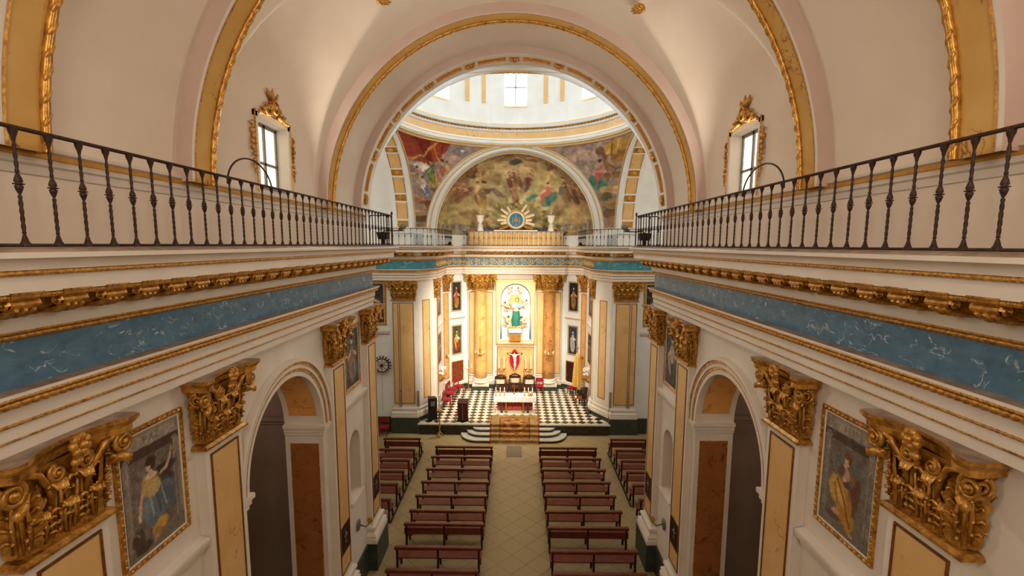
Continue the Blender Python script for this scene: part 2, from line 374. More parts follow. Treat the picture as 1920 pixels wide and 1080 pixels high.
# ------------------------------------------------------------------ nave side walls with arch, niche, string course
def arch_pts(yc, r, zs, n=24): return [(yc-r*math.cos(PI*i/n), zs+r*math.sin(PI*i/n)) for i in range(n+1)]
def side_wall(s):
    nm = 'wall_left' if s < 0 else 'wall_right'
    y = lambda v: ys(s, v)
    xf, xb = s*XW, s*(XW+0.9)
    m = MB()
    def quad(y0, y1, z0, z1, x=xf): m.add([(x, y0, z0), (x, y1, z0), (x, y1, z1), (x, y0, z1)], [(0, 1, 2, 3)])
    ac, ar, az = (y(7.27)+y(11.0))/2-0.02, 1.59, 5.78
    nc, nr, nz = y(12.80), 0.43, 4.35
    quad(-3, ac-ar, 0, 9.9); 
    pts = arch_pts(ac, ar, az)
    for (a, b), (c, d) in zip(pts[:-1], pts[1:]):
        m.add([(xf, a, b), (xf, c, d), (xf, c, 9.9), (xf, a, 9.9)], [(0, 1, 2, 3)])
        m.add([(xf, a, b), (xf, c, d), (xb, c, d), (xb, a, b)], [(0, 1, 2, 3)])
        m.add([(xb, a, b), (xb, c, d), (xb, c, 9.9), (xb, a, 9.9)], [(0, 1, 2, 3)])
    for yy in (ac-ar, ac+ar): m.add([(xf, yy, 0), (xb, yy, 0), (xb, yy, az), (xf, yy, az)], [(0, 1, 2, 3)])
    quad(ac+ar, nc-nr, 0, 9.9); quad(nc+nr, YX, 0, 9.9); quad(nc-nr, nc+nr, 0, 2.85)
    quad(ac-ar-0.8, ac-ar, 0, 9.9, xb); quad(ac+ar, ac+ar+0.8, 0, 9.9, xb)
    pts = arch_pts(nc, nr, nz, 16); xn = s*(XW+0.42)
    for (a, b), (c, d) in zip(pts[:-1], pts[1:]):
        m.add([(xf, a, b), (xf, c, d), (xf, c, 9.9), (xf, a, 9.9)], [(0, 1, 2, 3)])
    # the end of the nave wall towards the transept
    m.add([(xf, YX, 0), (s*10, YX, 0), (s*10, YX, 9.9), (xf, YX, 9.9)], [(0, 1, 2, 3)])
    w = m.build(nm, PLASTER, None, kind='structure')
    # niche: a half-cylinder recess with a quarter-sphere head
    P = []
    for k in range(6): 
        zz = 2.85+(nz-2.85)*k/5
        P.append([(s*(XW+nr*math.sin(PI*i/12)), nc-nr*math.cos(PI*i/12), zz) for i in range(13)])
    for k in range(1, 7):
        a = k/6*PI/2
        P.append([(s*(XW+nr*math.cos(a)*math.sin(PI*i/12)), nc-nr*math.cos(a)*math.cos(PI*i/12), nz+nr*math.sin(a)) for i in range(13)])
    MB().grid(P).build('niche', WALLGREY, w, smooth='all')
    MB().box(*sorted((s*(XW-.08), s*(XW+.3))), nc-.5, nc+.5, 2.78, 2.86).build('niche_sill', PLASTER, w)
    # arch moulding: three stepped rings, two of them gilded
    def ring(r0, r1, x0, x1, n=36):
        P = []
        for i in range(n+1):
            c, d = -math.cos(PI*i/n), math.sin(PI*i/n)
            P.append([(s*(XW-x0), ac+r0*c, az+r0*d), (s*(XW-x1), ac+r0*c, az+r0*d), (s*(XW-x1), ac+r1*c, az+r1*d), (s*(XW-x0), ac+r1*c, az+r1*d)])
        return MB().grid(P)
    ring(1.56, 1.66, -0.02, .05).build('arch_moulding', PLASTER, w, smooth=True)
    ring(1.66, 1.72, 0, .065).build('gilt_ring', GILT_DARK, w, smooth=True)
    ring(1.72, 1.80, 0, .085).build('arch_moulding', PLASTER, w, smooth=True)
    ring(1.80, 1.86, 0, .10).build('gilt_ring', GILT_DARK, w, smooth=True)
    ring(1.86, 1.93, 0, .13).build('arch_moulding', PLASTER, w, smooth=True)
    # impost blocks, jamb panel and soffit panel of the arch
    for yy, t in ((ac-ar, -1), (ac+ar, 1)):
        for k, (z0, z1, g) in enumerate(((5.52, 5.60, .03), (5.60, 5.70, .06), (5.70, 5.78, .10))):
            y0, y1 = sorted((yy+t*0.30, yy-t*g)); MB().box(*sorted((s*(XW-g), xb)), y0, y1, z0, z1).build('impost', PLASTER, w)
        ysurf = yy-t*0.012
        for (z0, z1, mt, g) in ((1.4, 5.31, GILT_DARK, 0.0), (1.43, 5.28, BROWN_M, 0.03)):
            y0, y1 = sorted((yy, ysurf-t*g*0.15)); MB().box(*sorted((s*(XW+.11+g), s*(XW+.78-g))), y0, y1, z0, z1).build('jamb_panel', mt, w)
    for t in (0, 1):
        a0, a1 = ((8, 80), (100, 172))[t]; P, Q = [], []
        for i in range(17):
            a = math.radians(a0+(a1-a0)*i/16); c, d = -math.cos(a), math.sin(a); rr = ar-0.012
            P.append([(s*(XW+.12), ac+rr*c, az+rr*d), (s*(XW+.77), ac+rr*c, az+rr*d)])
        MB().grid(P).build('soffit_panel', ORANGE, w, smooth='all')
    # string courses under the paintings
    for (a, b) in ((PIERS[0][1], PIERS[1][0]), (PIERS[2][1], PIERS[3][0])):
        pr = [(0, 5.50), (.03, 5.52), (.05, 5.60), (.12, 5.66), (.14, 5.74), (.14, 5.78), (0, 5.80)]
        pth = [(s*XW, y(a)), (s*XW, y(b))] if s > 0 else [(s*XW, y(b)), (s*XW, y(a))]
        sweep(pth, pr).build('string_course', PLASTER, w)
    # dark dado
    for a, b in ((-3, ac-ar), (ac+ar, YX+.06)):
        MB().box(*sorted((s*(XW-.06), s*XW)), a, b, 0, 0.85).build('dado', GREEN_M, w)
    # side chapel behind the arch
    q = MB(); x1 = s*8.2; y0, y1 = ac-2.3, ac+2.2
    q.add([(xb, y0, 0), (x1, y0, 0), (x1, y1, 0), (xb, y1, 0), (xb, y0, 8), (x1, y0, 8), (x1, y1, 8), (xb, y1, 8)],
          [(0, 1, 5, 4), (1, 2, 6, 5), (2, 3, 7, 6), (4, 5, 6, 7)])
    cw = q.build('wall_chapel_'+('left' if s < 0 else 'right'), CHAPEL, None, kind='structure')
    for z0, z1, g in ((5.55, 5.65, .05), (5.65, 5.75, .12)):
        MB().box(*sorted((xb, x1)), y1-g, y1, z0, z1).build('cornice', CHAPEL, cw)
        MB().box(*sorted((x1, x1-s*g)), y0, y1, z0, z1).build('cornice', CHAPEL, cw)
    pts = [(ac-.9, 0)]+[(ac-.9*math.cos(PI*i/16), 2.5+.9*math.sin(PI*i/16)) for i in range(17)]+[(ac+.9, 0)]
    MB().prism(pts, 'x', x1-s*.02, x1-s*.06).build('door_arch', WOOD_DARK, cw)
for s in (-1, 1): side_wall(s)

# ------------------------------------------------------------------ crossing and sanctuary lower walls
def far_walls():
    w = sweep(FARW, [(0, 0), (0, 9.95)]).build('wall_sanctuary', CREAM, None, kind='structure')
    for s in (-1, 1):
        t = MB().add([(s*10, YX, 0), (s*10, 24.5, 0), (s*10, 24.5, 16), (s*10, YX, 16)], [(0, 1, 2, 3)])
        t.build('wall_transept_'+('left' if s < 0 else 'right'), CREAM, None, kind='structure')
        # dark plinth and string course of the transept wall
        MB().box(*sorted((s*6.5, s*10)), 24.42, 24.5, 0, 0.82).build('plinth', GREEN_M, w)
        for z0, z1, g in ((5.28, 5.34, .03), (5.34, 5.42, .07), (5.42, 5.46, .04)):
            MB().box(*sorted((s*6.55, s*10)), 24.5-g, 24.5, z0, z1).build('string_course', MAUVE, w)
        # plinth round the sanctuary
        pl = [(4.42, 25.7), (4.42, 29.6), (3.3, 30.7), (1.3, 30.7)] if s > 0 else [(-1.3, 30.7), (-3.3, 30.7), (-4.42, 29.6), (-4.42, 25.7)]
        sweep(pl, [(.05, .6), (.05, .86), (0, .86)]).build('plinth', GREEN_M, w)
        sweep(pl, [(0, .86), (.08, .87), (.08, 1.0), (.05, 1.06), (.03, 1.12), (0, 1.13)]).build('base_moulding', PLASTER, w)
    # west wall behind the camera with an added glowing window as fill for the nave
    b = MB().add([(-10, -3, 0), (10, -3, 0), (10, -3, 17), (-10, -3, 17)], [(0, 1, 2, 3)]).build('wall_west', PLASTER, None, kind='structure')
    ww = empty('window_1', kind='structure')
    MB().box(-1.6, 1.6, -2.98, -2.95, 11.0, 14.6).build('pane', PANE_WEST_FILL, ww)
    for k in range(3): MB().box(-1.65+k*1.6, -1.55+k*1.6, -2.95, -2.88, 10.9, 14.7).build('mullion', WHITE_PAINT, ww)
    for k in range(3): MB().box(-1.65, 1.65, -2.95, -2.88, 10.9+k*1.85, 11.0+k*1.85).build('transom', WHITE_PAINT, ww)
    return w
WALL_S = far_walls()

# ------------------------------------------------------------------ entablature
ARCHI = [(-.7, 8.15), (0, 8.15), (0, 8.275), (.022, 8.28), (.022, 8.42), (.045, 8.425), (.045, 8.56), (.08, 8.59), (.14, 8.68), (.16, 8.685), (.16, 8.72), (-.05, 8.725)]
BED = [(0, 9.15), (.05, 9.21), (.08, 9.23), (.10, 9.37), (.15, 9.40), (.15, 9.60), (.53, 9.60), (.53, 9.74), (.55, 9.745)]
CYMA = [(.55, 9.78), (.57, 9.785), (.585, 9.83), (.64, 9.875), (.66, 9.88), (.66, 9.92), (.60, 9.925)]
TOP = [(.60, 9.925), (.50, 9.955), (-.75, 9.96)]
def modillion_mesh(name='modillion'):
    m = MB(); w = .115
    poly = [(.15, .17), (.52, .17), (.52, .14), (.50, .12)]
    for i in range(9):
        a = PI*0.5-i/8*PI*1.25; poly.append((.46+.045*math.cos(a), .085+.045*math.sin(a)))
    for i in range(7):
        t = i/6; poly.append((.41-.16*t, .055-.055*math.sin(t*PI*0.5)))
    poly += [(.15, 0.0)]
    m.prism([(a, b) for a, b in poly], 'x', -w, w)
    m.prism([(.13, .17), (.54, .17), (.54, .185), (.13, .185)], 'x', -w-.02, w+.02)
    for sx in (-1, 1):    # spiral relief on both cheeks
        for cy_, cz_, r0 in ((.26, .085, .080), (.455, .085, .05)):
            pts = []
            for i in range(20):
                a = i/19*3.4*PI; r = r0*(1-i/22); pts.append((sx*(w+.004), cy_+r*math.cos(a), cz_+r*math.sin(a)))
            m.tube(pts, .013, 4)
    m.tube([(-w, .49, .085), (w, .49, .085)], .03, 8)
    for k in range(3): m.tube([(-.07+.07*k, .50, .05), (-.07+.07*k, .40, .005), (-.07+.07*k, .24, -.015)], [.02, .035, .02], 5)
    return m.mesh(name, GILT_DARK, smooth=True)
MODILLION = modillion_mesh()
def drop_mesh():
    m = MB(); m.tube([(-.10+.2*i/16, .50, .15) for i in range(17)], [.016+.010*(i % 2) for i in range(17)], 6); m.lathe([(.0, -.03), (.05, -.025), (.075, .01), (.07, .03)], 10, 0, .21)
    return m.mesh('rosette', GILT, smooth=True)
ROSETTE = drop_mesh()
def entablature(name, path, frieze_mats, fine, mod_seg, first, pitch):
    t = empty(name, kind='structure')
    sweep(path, ARCHI).build('architrave', PLASTER, t)
    for a, b, mt in frieze_mats: sweep(path[a:b+1], [(0, 8.72), (0, 9.15)]).build('frieze', mt, t)
    sweep(path, [(.155, 8.7215), (-.02, 8.7265)]).build('frieze_ledge', LEDGE, t)
    sweep(path, BED).build('corona', PLASTER, t)
    sweep(path, CYMA).build('cyma', PLASTER, t, smooth=True)
    sweep(path, TOP).build('ledge', LEDGE, t)
    sweep(path, [(.55, 9.745), (.58, 9.75), (.58, 9.775), (.55, 9.78)]).build('gilt_fillet', GILT, t)
    f = 1.0 if fine else 2.0
    vis = [(x, max(y, 1.0)) for x, y in path]
    for p, z, r, pt, am in ((.018, 8.28, .013, .05, .3), (.045, 8.425, .018, .06, .4), (.125, 8.63, .045, .085, .45), (.155, 8.675, .018, .05, .3),
                            (.035, 9.185, .035, .07, .4), (.075, 9.225, .014, .05, .3), (.165, 9.405, .032, .07, .4), (.565, 9.762, .024, .06, .4)):
        bead_strip(vis, p, z, r, pt*f, am, pt*f/3).build('gilt_moulding', GILT if z != 8.28 else GILT_DARK, t, smooth='all')
    for a, b in mod_seg:
        A, B = Vector(path[a]), Vector(path[b]); d = (B-A); L = d.length; d.normalize(); out = Vector((-d.y, d.x))
        k0 = first(A, B, L)
        n = int((L-k0)/pitch)
        for i in range(n+1):
            q = A+d*(k0+i*pitch)
            if q.y < 1.2: continue
            Mx = face_frame(q.x, q.y, 9.425, out); obj('modillion', MODILLION, t, Mx)
            q2 = q+d*pitch/2
            if i < n: obj('rosette', ROSETTE, t, face_frame(q2.x, q2.y, 9.425, out))
    return t
entablature('trim_1', NAVE_P[-1], [(0, 2, BLUE)], True, [(1, 2)], lambda A, B, L: 0.0, 0.43)
entablature('trim_2', NAVE_P[1], [(0, 2, BLUE)], True, [(0, 1)], lambda A, B, L: 0.3, 0.43)
TRIM3 = entablature('trim_3', FARP, [(0, 2, TEAL), (2, 9, BLUE_FLAT), (9, 11, TEAL)], False,
            [(0, 1), (1, 2), (2, 3), (5, 6), (8, 9), (9, 10), (10, 11)], lambda A, B, L: 0.25, 0.44)
def scroll_frieze():
    """gilded vine scrolls on the blue ground of the sanctuary frieze"""
    for a, b in zip(range(2, 9), range(3, 10)):
        A, B = Vector(FARP[a]), Vector(FARP[b]); d = B-A; L = d.length; d.normalize(); out = Vector((-d.y, d.x))
        n = max(1, int(round(L/0.47))); st = L/n
        if L < 0.3: continue
        for k in range(n):
            m = MB(); cx_ = (k+.5)*st; up = 1 if k % 2 else -1; pts = []
            for i in range(26):
                a_ = i/25*3.3*PI; r = st*0.42*(1-i/30); pts.append((cx_-L/2+r*math.cos(a_), 0.016, up*r*math.sin(a_)*.9))
            m.tube(pts, [.036*(1-i/40) for i in range(26)], 5)
            for j in range(5):
                a_ = j*1.25; m.ball((cx_-L/2+st*.45*math.cos(a_), .012, .19*math.sin(a_)), (.06, .018, .036), 6, 4)
            m.ball((cx_-L/2, .02, 0), (.045, .02, .045), 6, 4)
            mid = (A+B)/2; me = m.mesh('frieze_scroll', GILT_LIGHT, smooth='all')
            xx = Vector((out.y, -out.x)); 
            obj('frieze_scroll', me, TRIM3, face_frame(mid.x, mid.y, 8.935, out))
scroll_frieze()

# ------------------------------------------------------------------ nave vault with lunettes, ribs
def lun_centres(s): return (ys(s, WC)-0.0, ys(s, 1.0))
def lun_z(s, ax, y):
    z = -1
    for c in lun_centres(s):
        d = (y-c)/1.80 if y > c else (c-y)/2.10
        if d < 1 and ax > 2.3:      # lunette: crown rises from the wall with a vertical tangent
            t = (ax-2.3)/2.2; z = max(z, WZ+(2.0+1.95*(1-t**2.6)**(1/2.6))*math.sqrt(1-d*d))
    return z
def nave_vault():
    yl = list(np.arange(-3, 7.2, 0.15))+list(np.arange(7.2, 11.4, 0.05))+list(np.arange(11.4, 13.57, 0.2))+[13.56]
    P = []
    for y in yl:
        row = []
        for i in range(121):
            a = PI*i/120; x = -XU*math.cos(a); z = WZ+XU*math.sin(a)
            z = max(z, lun_z(-1 if x < 0 else 1, abs(x), y)); row.append((x, y, z))
        P.append(row)
    v = MB().grid(P).build('ceiling', VAULT, None, smooth='all', kind='structure')
    def ring(m, y0, r0, y1, r1, n=72, zs=WZ):
        """y0/y1: (left, right) positions; bands between two circles"""
        P = []
        for i in range(n+1):
            a = PI*i/n; c, d = -math.cos(a), math.sin(a); t = (c+1)/2
            P.append([(r0*c, y0[0]+(y0[1]-y0[0])*t, zs+r0*d), (r1*c, y1[0]+(y1[1]-y1[0])*t, zs+r1*d)])
        return m.grid(P)
    def shift(y, dl): return (y[0]+dl, y[1]+dl)
    ribs = [((4.10, 4.28), (4.57, 4.78)), ((6.53, 6.83), (7.02, 7.28)), ((11.10, 11.28), (11.56, 11.77))]
    for n_, f_ in ribs:
        r = empty('transverse_rib', None, v)
        m = MB(); ring(m, n_, 4.52, n_, 4.29); m.build('rib_face', MAUVE, r, smooth='all')
        m = MB(); ring(m, n_, 4.29, shift(n_, .07), 4.29); ring(m, shift(n_, .07), 4.29, shift(n_, .07), 4.30); ring(m, f_, 4.30, f_, 4.52); m.build('rib_fillet', PLASTER, r, smooth=True)
        m = MB(); ring(m, shift(n_, .07), 4.305, shift(f_, -.02), 4.305); m.build('marble_band', OCHRE_RIB, r, smooth='all')
        # twisted gilt rope along the far edge
        P = []; n = 260
        for i in range(n+1):
            a = PI*i/n; c, d = -math.cos(a), math.sin(a); t = (c+1)/2; yy = f_[0]+(f_[1]-f_[0])*t-.045; s_ = a*4.3; row = []
            for j in range(8):
                b = 2*PI*j/8; rr = .045*(0.86+0.14*abs(math.sin(PI*s_/.20+b/2)))
                row.append(((4.29+rr*math.cos(b))*c, yy+rr*math.sin(b), WZ+(4.29+rr*math.cos(b))*d))
            P.append(row)
        MB().grid(P, closed_v=True).build('gilt_rope', GILT_DARK, r, smooth='all')
        dm = MB(); nd = 66
        for i in range(nd):
            a = PI*(i+.5)/nd; c, d = -math.cos(a), math.sin(a); t = (c+1)/2; yy = f_[0]+(f_[1]-f_[0])*t-.045; b0 = len(dm.v)
            dm.ball((0, 0, 0), (.022, .030, .085), 7, 4); Mq = Matrix(((c, 0, -d, 4.262*c), (0, 1, 0, yy), (d, 0, c, WZ+4.262*d), (0, 0, 0, 1))) @ Matrix.Rotation(.45, 4, 'X'); dm.tf(Mq, b0)
        dm.build('rope_turns', GILT, r, smooth='all')
        m = MB(); ring(m, shift(n_, .055), 4.285, shift(n_, .085), 4.285); m.build('gilt_edge', GILT, r, smooth='all')
    # small gilt leaf ornaments at the lunette points
    for s in (-1, 1):
        g = MB()
        for k in range(5):
            a = -0.9+k*.45; g.tube([(0, 0, 0), (s*-.05*math.cos(a), .12*math.sin(a), -.03), (s*-.22*math.cos(a), .26*math.sin(a), -.02)], [.03, .05, .01], 6)
        g.ball((0, 0, -.03), .06); g.tf(Matrix.Translation((s*2.5, ys(s, 9.45), 14.56)))
        g.build('gilt_ornament', GILT, v, smooth='all')
    return v
CEIL = nave_vault()

def upper_wall(s):
    c = ys(s, WC); c2 = ys(s, 1.0); X = s*XU; h0, h1, z0, z1 = c-0.52, c+0.58, 10.99, 12.22
    yl = sorted(set([-3.0, YX, h0, h1]+[round(c+(1.8 if t > 0 else 2.1)*math.sin(t), 4) for t in np.linspace(-PI/2, PI/2, 61)]+[round(c2+(1.8 if t > 0 else 2.1)*math.sin(t), 4) for t in np.linspace(-PI/2, PI/2, 21)]+[c2-.6, c2+.6]))
    m = MB()
    top = lambda y: max(WZ+.01, lun_z(s, 4.5, y))
    def q(a, b, za, zb, zc, zd): m.add([(X, a, za), (X, b, zb), (X, b, zc), (X, a, zd)], [(0, 1, 2, 3)])
    for a, b in zip(yl[:-1], yl[1:]):
        mid = (a+b)/2
        if h0 < mid < h1 or c2-.6 < mid < c2+.6: q(a, b, 9.9, 9.9, z0, z0); q(a, b, z1, z1, top(b), top(a))
        else: q(a, b, 9.9, 9.9, top(b), top(a))
    w = m.build('wall_upper_'+('left' if s < 0 else 'right'), VAULT, None, kind='structure')
    pth = [(X, -3), (X, YX)] if s > 0 else [(X, YX), (X, -3)]
    sweep(pth, [(0, 10.63), (.02, 10.64), (.02, 10.72), (.045, 10.74), (.045, 10.795)]).build('impost_moulding', WALLGREY, w)
    sweep(pth, [(.045, 10.795), (.06, 10.80), (.06, 10.845), (.045, 10.85)]).build('gold_band', GILT_PAINT, w)
    sweep(pth, [(.045, 10.85), (.075, 10.87), (.075, 10.905), (0, 10.92)]).build('impost_moulding', WALLGREY, w)
    # windows
    for k, (cc, show) in enumerate(((c, True), (c2, False))):  # the second window, in the unseen near bay, is added to light the nave
        a, b = (h0, h1) if show else (c2-.6, c2+.6)
        win = empty('window_%d' % (2+k+(0 if s < 0 else 2)), kind='structure'); dx = s*0.24
        r = MB(); r.add([(X, a, z0), (X, b, z0), (X, b, z1), (X, a, z1), (X+dx, a, z0), (X+dx, b, z0), (X+dx, b, z1), (X+dx, a, z1)],
              [(0, 1, 5, 4), (1, 2, 6, 5), (2, 3, 7, 6), (3, 0, 4, 7)])
        r.build('reveal', PLASTER, win)
        pm = (a*.42+b*.58)
        for ya, yb in ((a, pm), (pm, b)):
            for za, zb in ((z0, 11.50), (11.50, z1)): MB().box(*sorted((X+dx*.96, X+dx*.93)), ya+.01, yb-.01, za+.01, zb-.01).build('pane', PANE, win)
        fx = sorted((X+dx*.80, X+dx*.92))
        for ya, yb in ((a, a+.05), (pm-.035, pm+.035), (b-.05, b)): MB().box(*fx, ya, yb, z0, z1).build('mullion', PEWTER, win)
        for za, zb in ((z0, z0+.04), (11.475, 11.525), (z1-.06, z1)): MB().box(*fx, a, b, za, zb).build('transom', PEWTER, win)
        MB().box(*sorted((X-s*.03, X+dx*.5)), a+.1, b-.1, z0, z0+.05).build('sill', PEWTER, win)
        lamp('daylight', 'AREA', (X-s*.12, (a+b)/2, (z0+z1)/2), (X-s*2, (a+b)/2, (z0+z1)/2+.25), DAY_NAVE, (1.0, .93, .82), shape='RECTANGLE', size=1.0, size_y=1.15)
        if not show: continue
        # white architrave with gilt bead and carved crest
        xs = sorted((X, X-s*.04)); t = .10
        for bx_ in ((a-t, a, z0-.1, z1+t), (b, b+t, z0-.1, z1+t), (a-t, b+t, z1, z1+t)):
            MB().box(*xs, *bx_).build('architrave', PLASTER, win)
        x2 = X-s*.045
        for pts in ([(x2, a-t, z0-.1), (x2, a-t, z1+t)], [(x2, b+t, z0-.1), (x2, b+t, z1+t)], [(x2, a-t, z1+t), (x2, b+t, z1+t)]):
            A, B = Vector(pts[0]), Vector(pts[1]); n = 40
            MB().tube([A+(B-A)*i/n for i in range(n+1)], [.010 if i % 2 else .019 for i in range(n+1)], 6).build('gilt_bead', GILT_DARK, win, smooth='all')
        g = MB(); yc, zb = (a+b)/2, z1+t+.02; x3 = X-s*.05
        g.ball((x3, yc, zb+.17), (.05, .13, .15)); g.ball((x3-s*.03, yc, zb+.17), (.05, .07, .08))
        for sg in (-1, 1):
            pts = []
            for i in range(16):
                u = i/15; pts.append((x3, yc+sg*(.08+.44*u), zb+.16*math.cos(u*2.6)*(1-u*.4)+.03))
            g.tube(pts, [.055*(1-.6*i/15) for i in range(16)], 6)
            sp = [(x3-s*.01, yc+sg*(.20+.075*(1-i/18)*math.cos(i*.6)), zb+.14+.075*(1-i/18)*math.sin(i*.6)) for i in range(18)]
            g.tube(sp, .02, 5)
            g.tube([(x3, yc+sg*.05, zb+.3), (x3, yc+sg*.17, zb+.40), (x3, yc+sg*.2, zb+.47)], [.04, .035, .008], 6)
        g.tube([(x3, yc, zb+.3), (x3, yc-.01, zb+.42), (x3, yc+.015, zb+.52)], [.045, .04, .006], 6)
        for sg in (-1, 1):
            for q in range(7):
                u = q/6; g.ball((x3-s*.02, yc+sg*(.10+.42*u), zb+.10*math.cos(u*2.6)+.06+.03*math.sin(q*2.1)), (.04, .055-.02*u, .05-.02*u), 7, 4)
            g.tube([(x3-s*.03, yc+sg*.12, zb+.02), (x3-s*.03, yc+sg*.26, zb-.01), (x3-s*.03, yc+sg*.36, zb+.05), (x3-s*.03, yc+sg*.30, zb+.10)], [.035, .03, .025, .015], 6)
            g.tube([(x3-s*.05, yc+sg*.10*math.cos(i*.5), zb+.17+.12*math.sin(i*.5)) for i in range(-3, 4)], .022, 5)
        g.build('carved_crest', GILT_DARK, win, smooth='all')
        for sg, yy in ((-1, a-t-.10), (1, b+t+.08)):
            d = MB(); zz = 11.95
            for i in range(6):
                d.ball((x3, yy+.03*math.sin(i*1.7), zz-.10*i), (.035, .055-.005*i, .065-.005*i), 7, 4)
            d.tube([(x3, yy-sg*-.03, zz+.1), (x3, yy, zz+.16), (x3, yy+sg*.05, zz+.12), (x3, yy+sg*.02, zz+.07)], .022, 5)
            d.tube([(x3, yy, zz-.55), (x3, yy+.01, zz-.72)], [.03, .005], 5)
            d.build('carved_drop', GILT_DARK, win, smooth='all')
    return w
for s in (-1, 1): upper_wall(s)

# ------------------------------------------------------------------ coffered arches of the crossing
def coffer_arch(name, Mx, R, b0, b1, zs, g0, g1, far_dark=False, step=16.8, rbody=PLASTER, panel=None, parent=None, nel=6):
    """soffit of radius R about local x-z; depth along local y from b0 to b1; gilt coffers between g0 and g1"""
    e = empty(name, Mx, parent)
    P = []; n = 72
    for i in range(n+1):
        a = PI*i/n; c, d = -math.cos(a), math.sin(a)
        P.append([((R+.22)*c, b0, zs+(R+.22)*d), (R*c, b0, zs+R*d), (R*c, b1, zs+R*d), ((R+.22)*c, b1, zs+(R+.22)*d)])
    MB().grid(P).build('arch_body', rbody, e, smooth=True)
    # flat sunk frames: panel with a gilt bar, and square rosettes
    def plate(m, a0, a1, y0, y1, r0, r1, k=6):
        rows = []
        for i in range(k+1):
            a = a0+(a1-a0)*i/k; rows.append([(r0*math.sin(a), y0, zs+r0*math.cos(a)), (r1*math.sin(a), y0, zs+r1*math.cos(a)), (r1*math.sin(a), y1, zs+r1*math.cos(a)), (r0*math.sin(a), y1, zs+r0*math.cos(a))])
        b = len(m.v); m.grid(rows); 
        m.f.append((b, b+1, b+2, b+3)); q = b+4*k; m.f.append((q+3, q+2, q+1, q))
    rad = math.radians
    for j in range(-5, 6):
        a = j*step
        if abs(a) > 86: continue
        m = MB(); w = 0.155/R
        plate(m, rad(a)-w, rad(a)+w, g0, g1, R, R-.02, 2); gm = (g0+g1)/2; rr = R-.03
        cpos = (rr*math.sin(rad(a)), gm, zs+rr*math.cos(rad(a)))
        for k in range(5):
            t = k*2*PI/5; m.ball((cpos[0]+.07*math.cos(t)*math.cos(rad(a)), gm+.07*math.sin(t), cpos[2]-.07*math.cos(t)*math.sin(rad(a))), .055, 6, 4)
        m.ball(cpos, .06, 6, 4)
        m.build('rosette', GILT if panel else GILT_DARK, e, smooth=True)
    for j in range(-6, 6):
        a = (j+.5)*step
        if abs(a) > 86: continue
        w = rad(step*0.315); m = MB(); plate(m, rad(a)-w, rad(a)+w, g0, g1, R, R-.012, 8); m.build('soffit_panel', panel or GILT_DARK, e, smooth=True)
        m = MB()
        if panel: 
            for y0, y1 in ((g0, g0+.025), (g1-.025, g1)): plate(m, rad(a)-w, rad(a)+w, y0, y1, R-.01, R-.025, 8)
        else: plate(m, rad(a)-w*.93, rad(a)+w*.93, g0+.10, g1-.08, R-.01, R-.04, 8)
        m.build('gilt_bar', GILT_DARK if panel else GILT, e, smooth=True)
    return e
XA = coffer_arch('crossing_arch', Matrix.Identity(4), 4.30, 13.56, 14.33, WZ, 13.76, 14.03, parent=CEIL)
mf = MB()
P = []
for i in range(73):
    a = PI*i/72; P.append([(-4.55*math.cos(a), 13.555, WZ+4.55*math.sin(a)), (-4.31*math.cos(a), 13.555, WZ+4.31*math.sin(a))])
mf.grid(P).build('arch_face', MAUVE, XA, smooth='all')

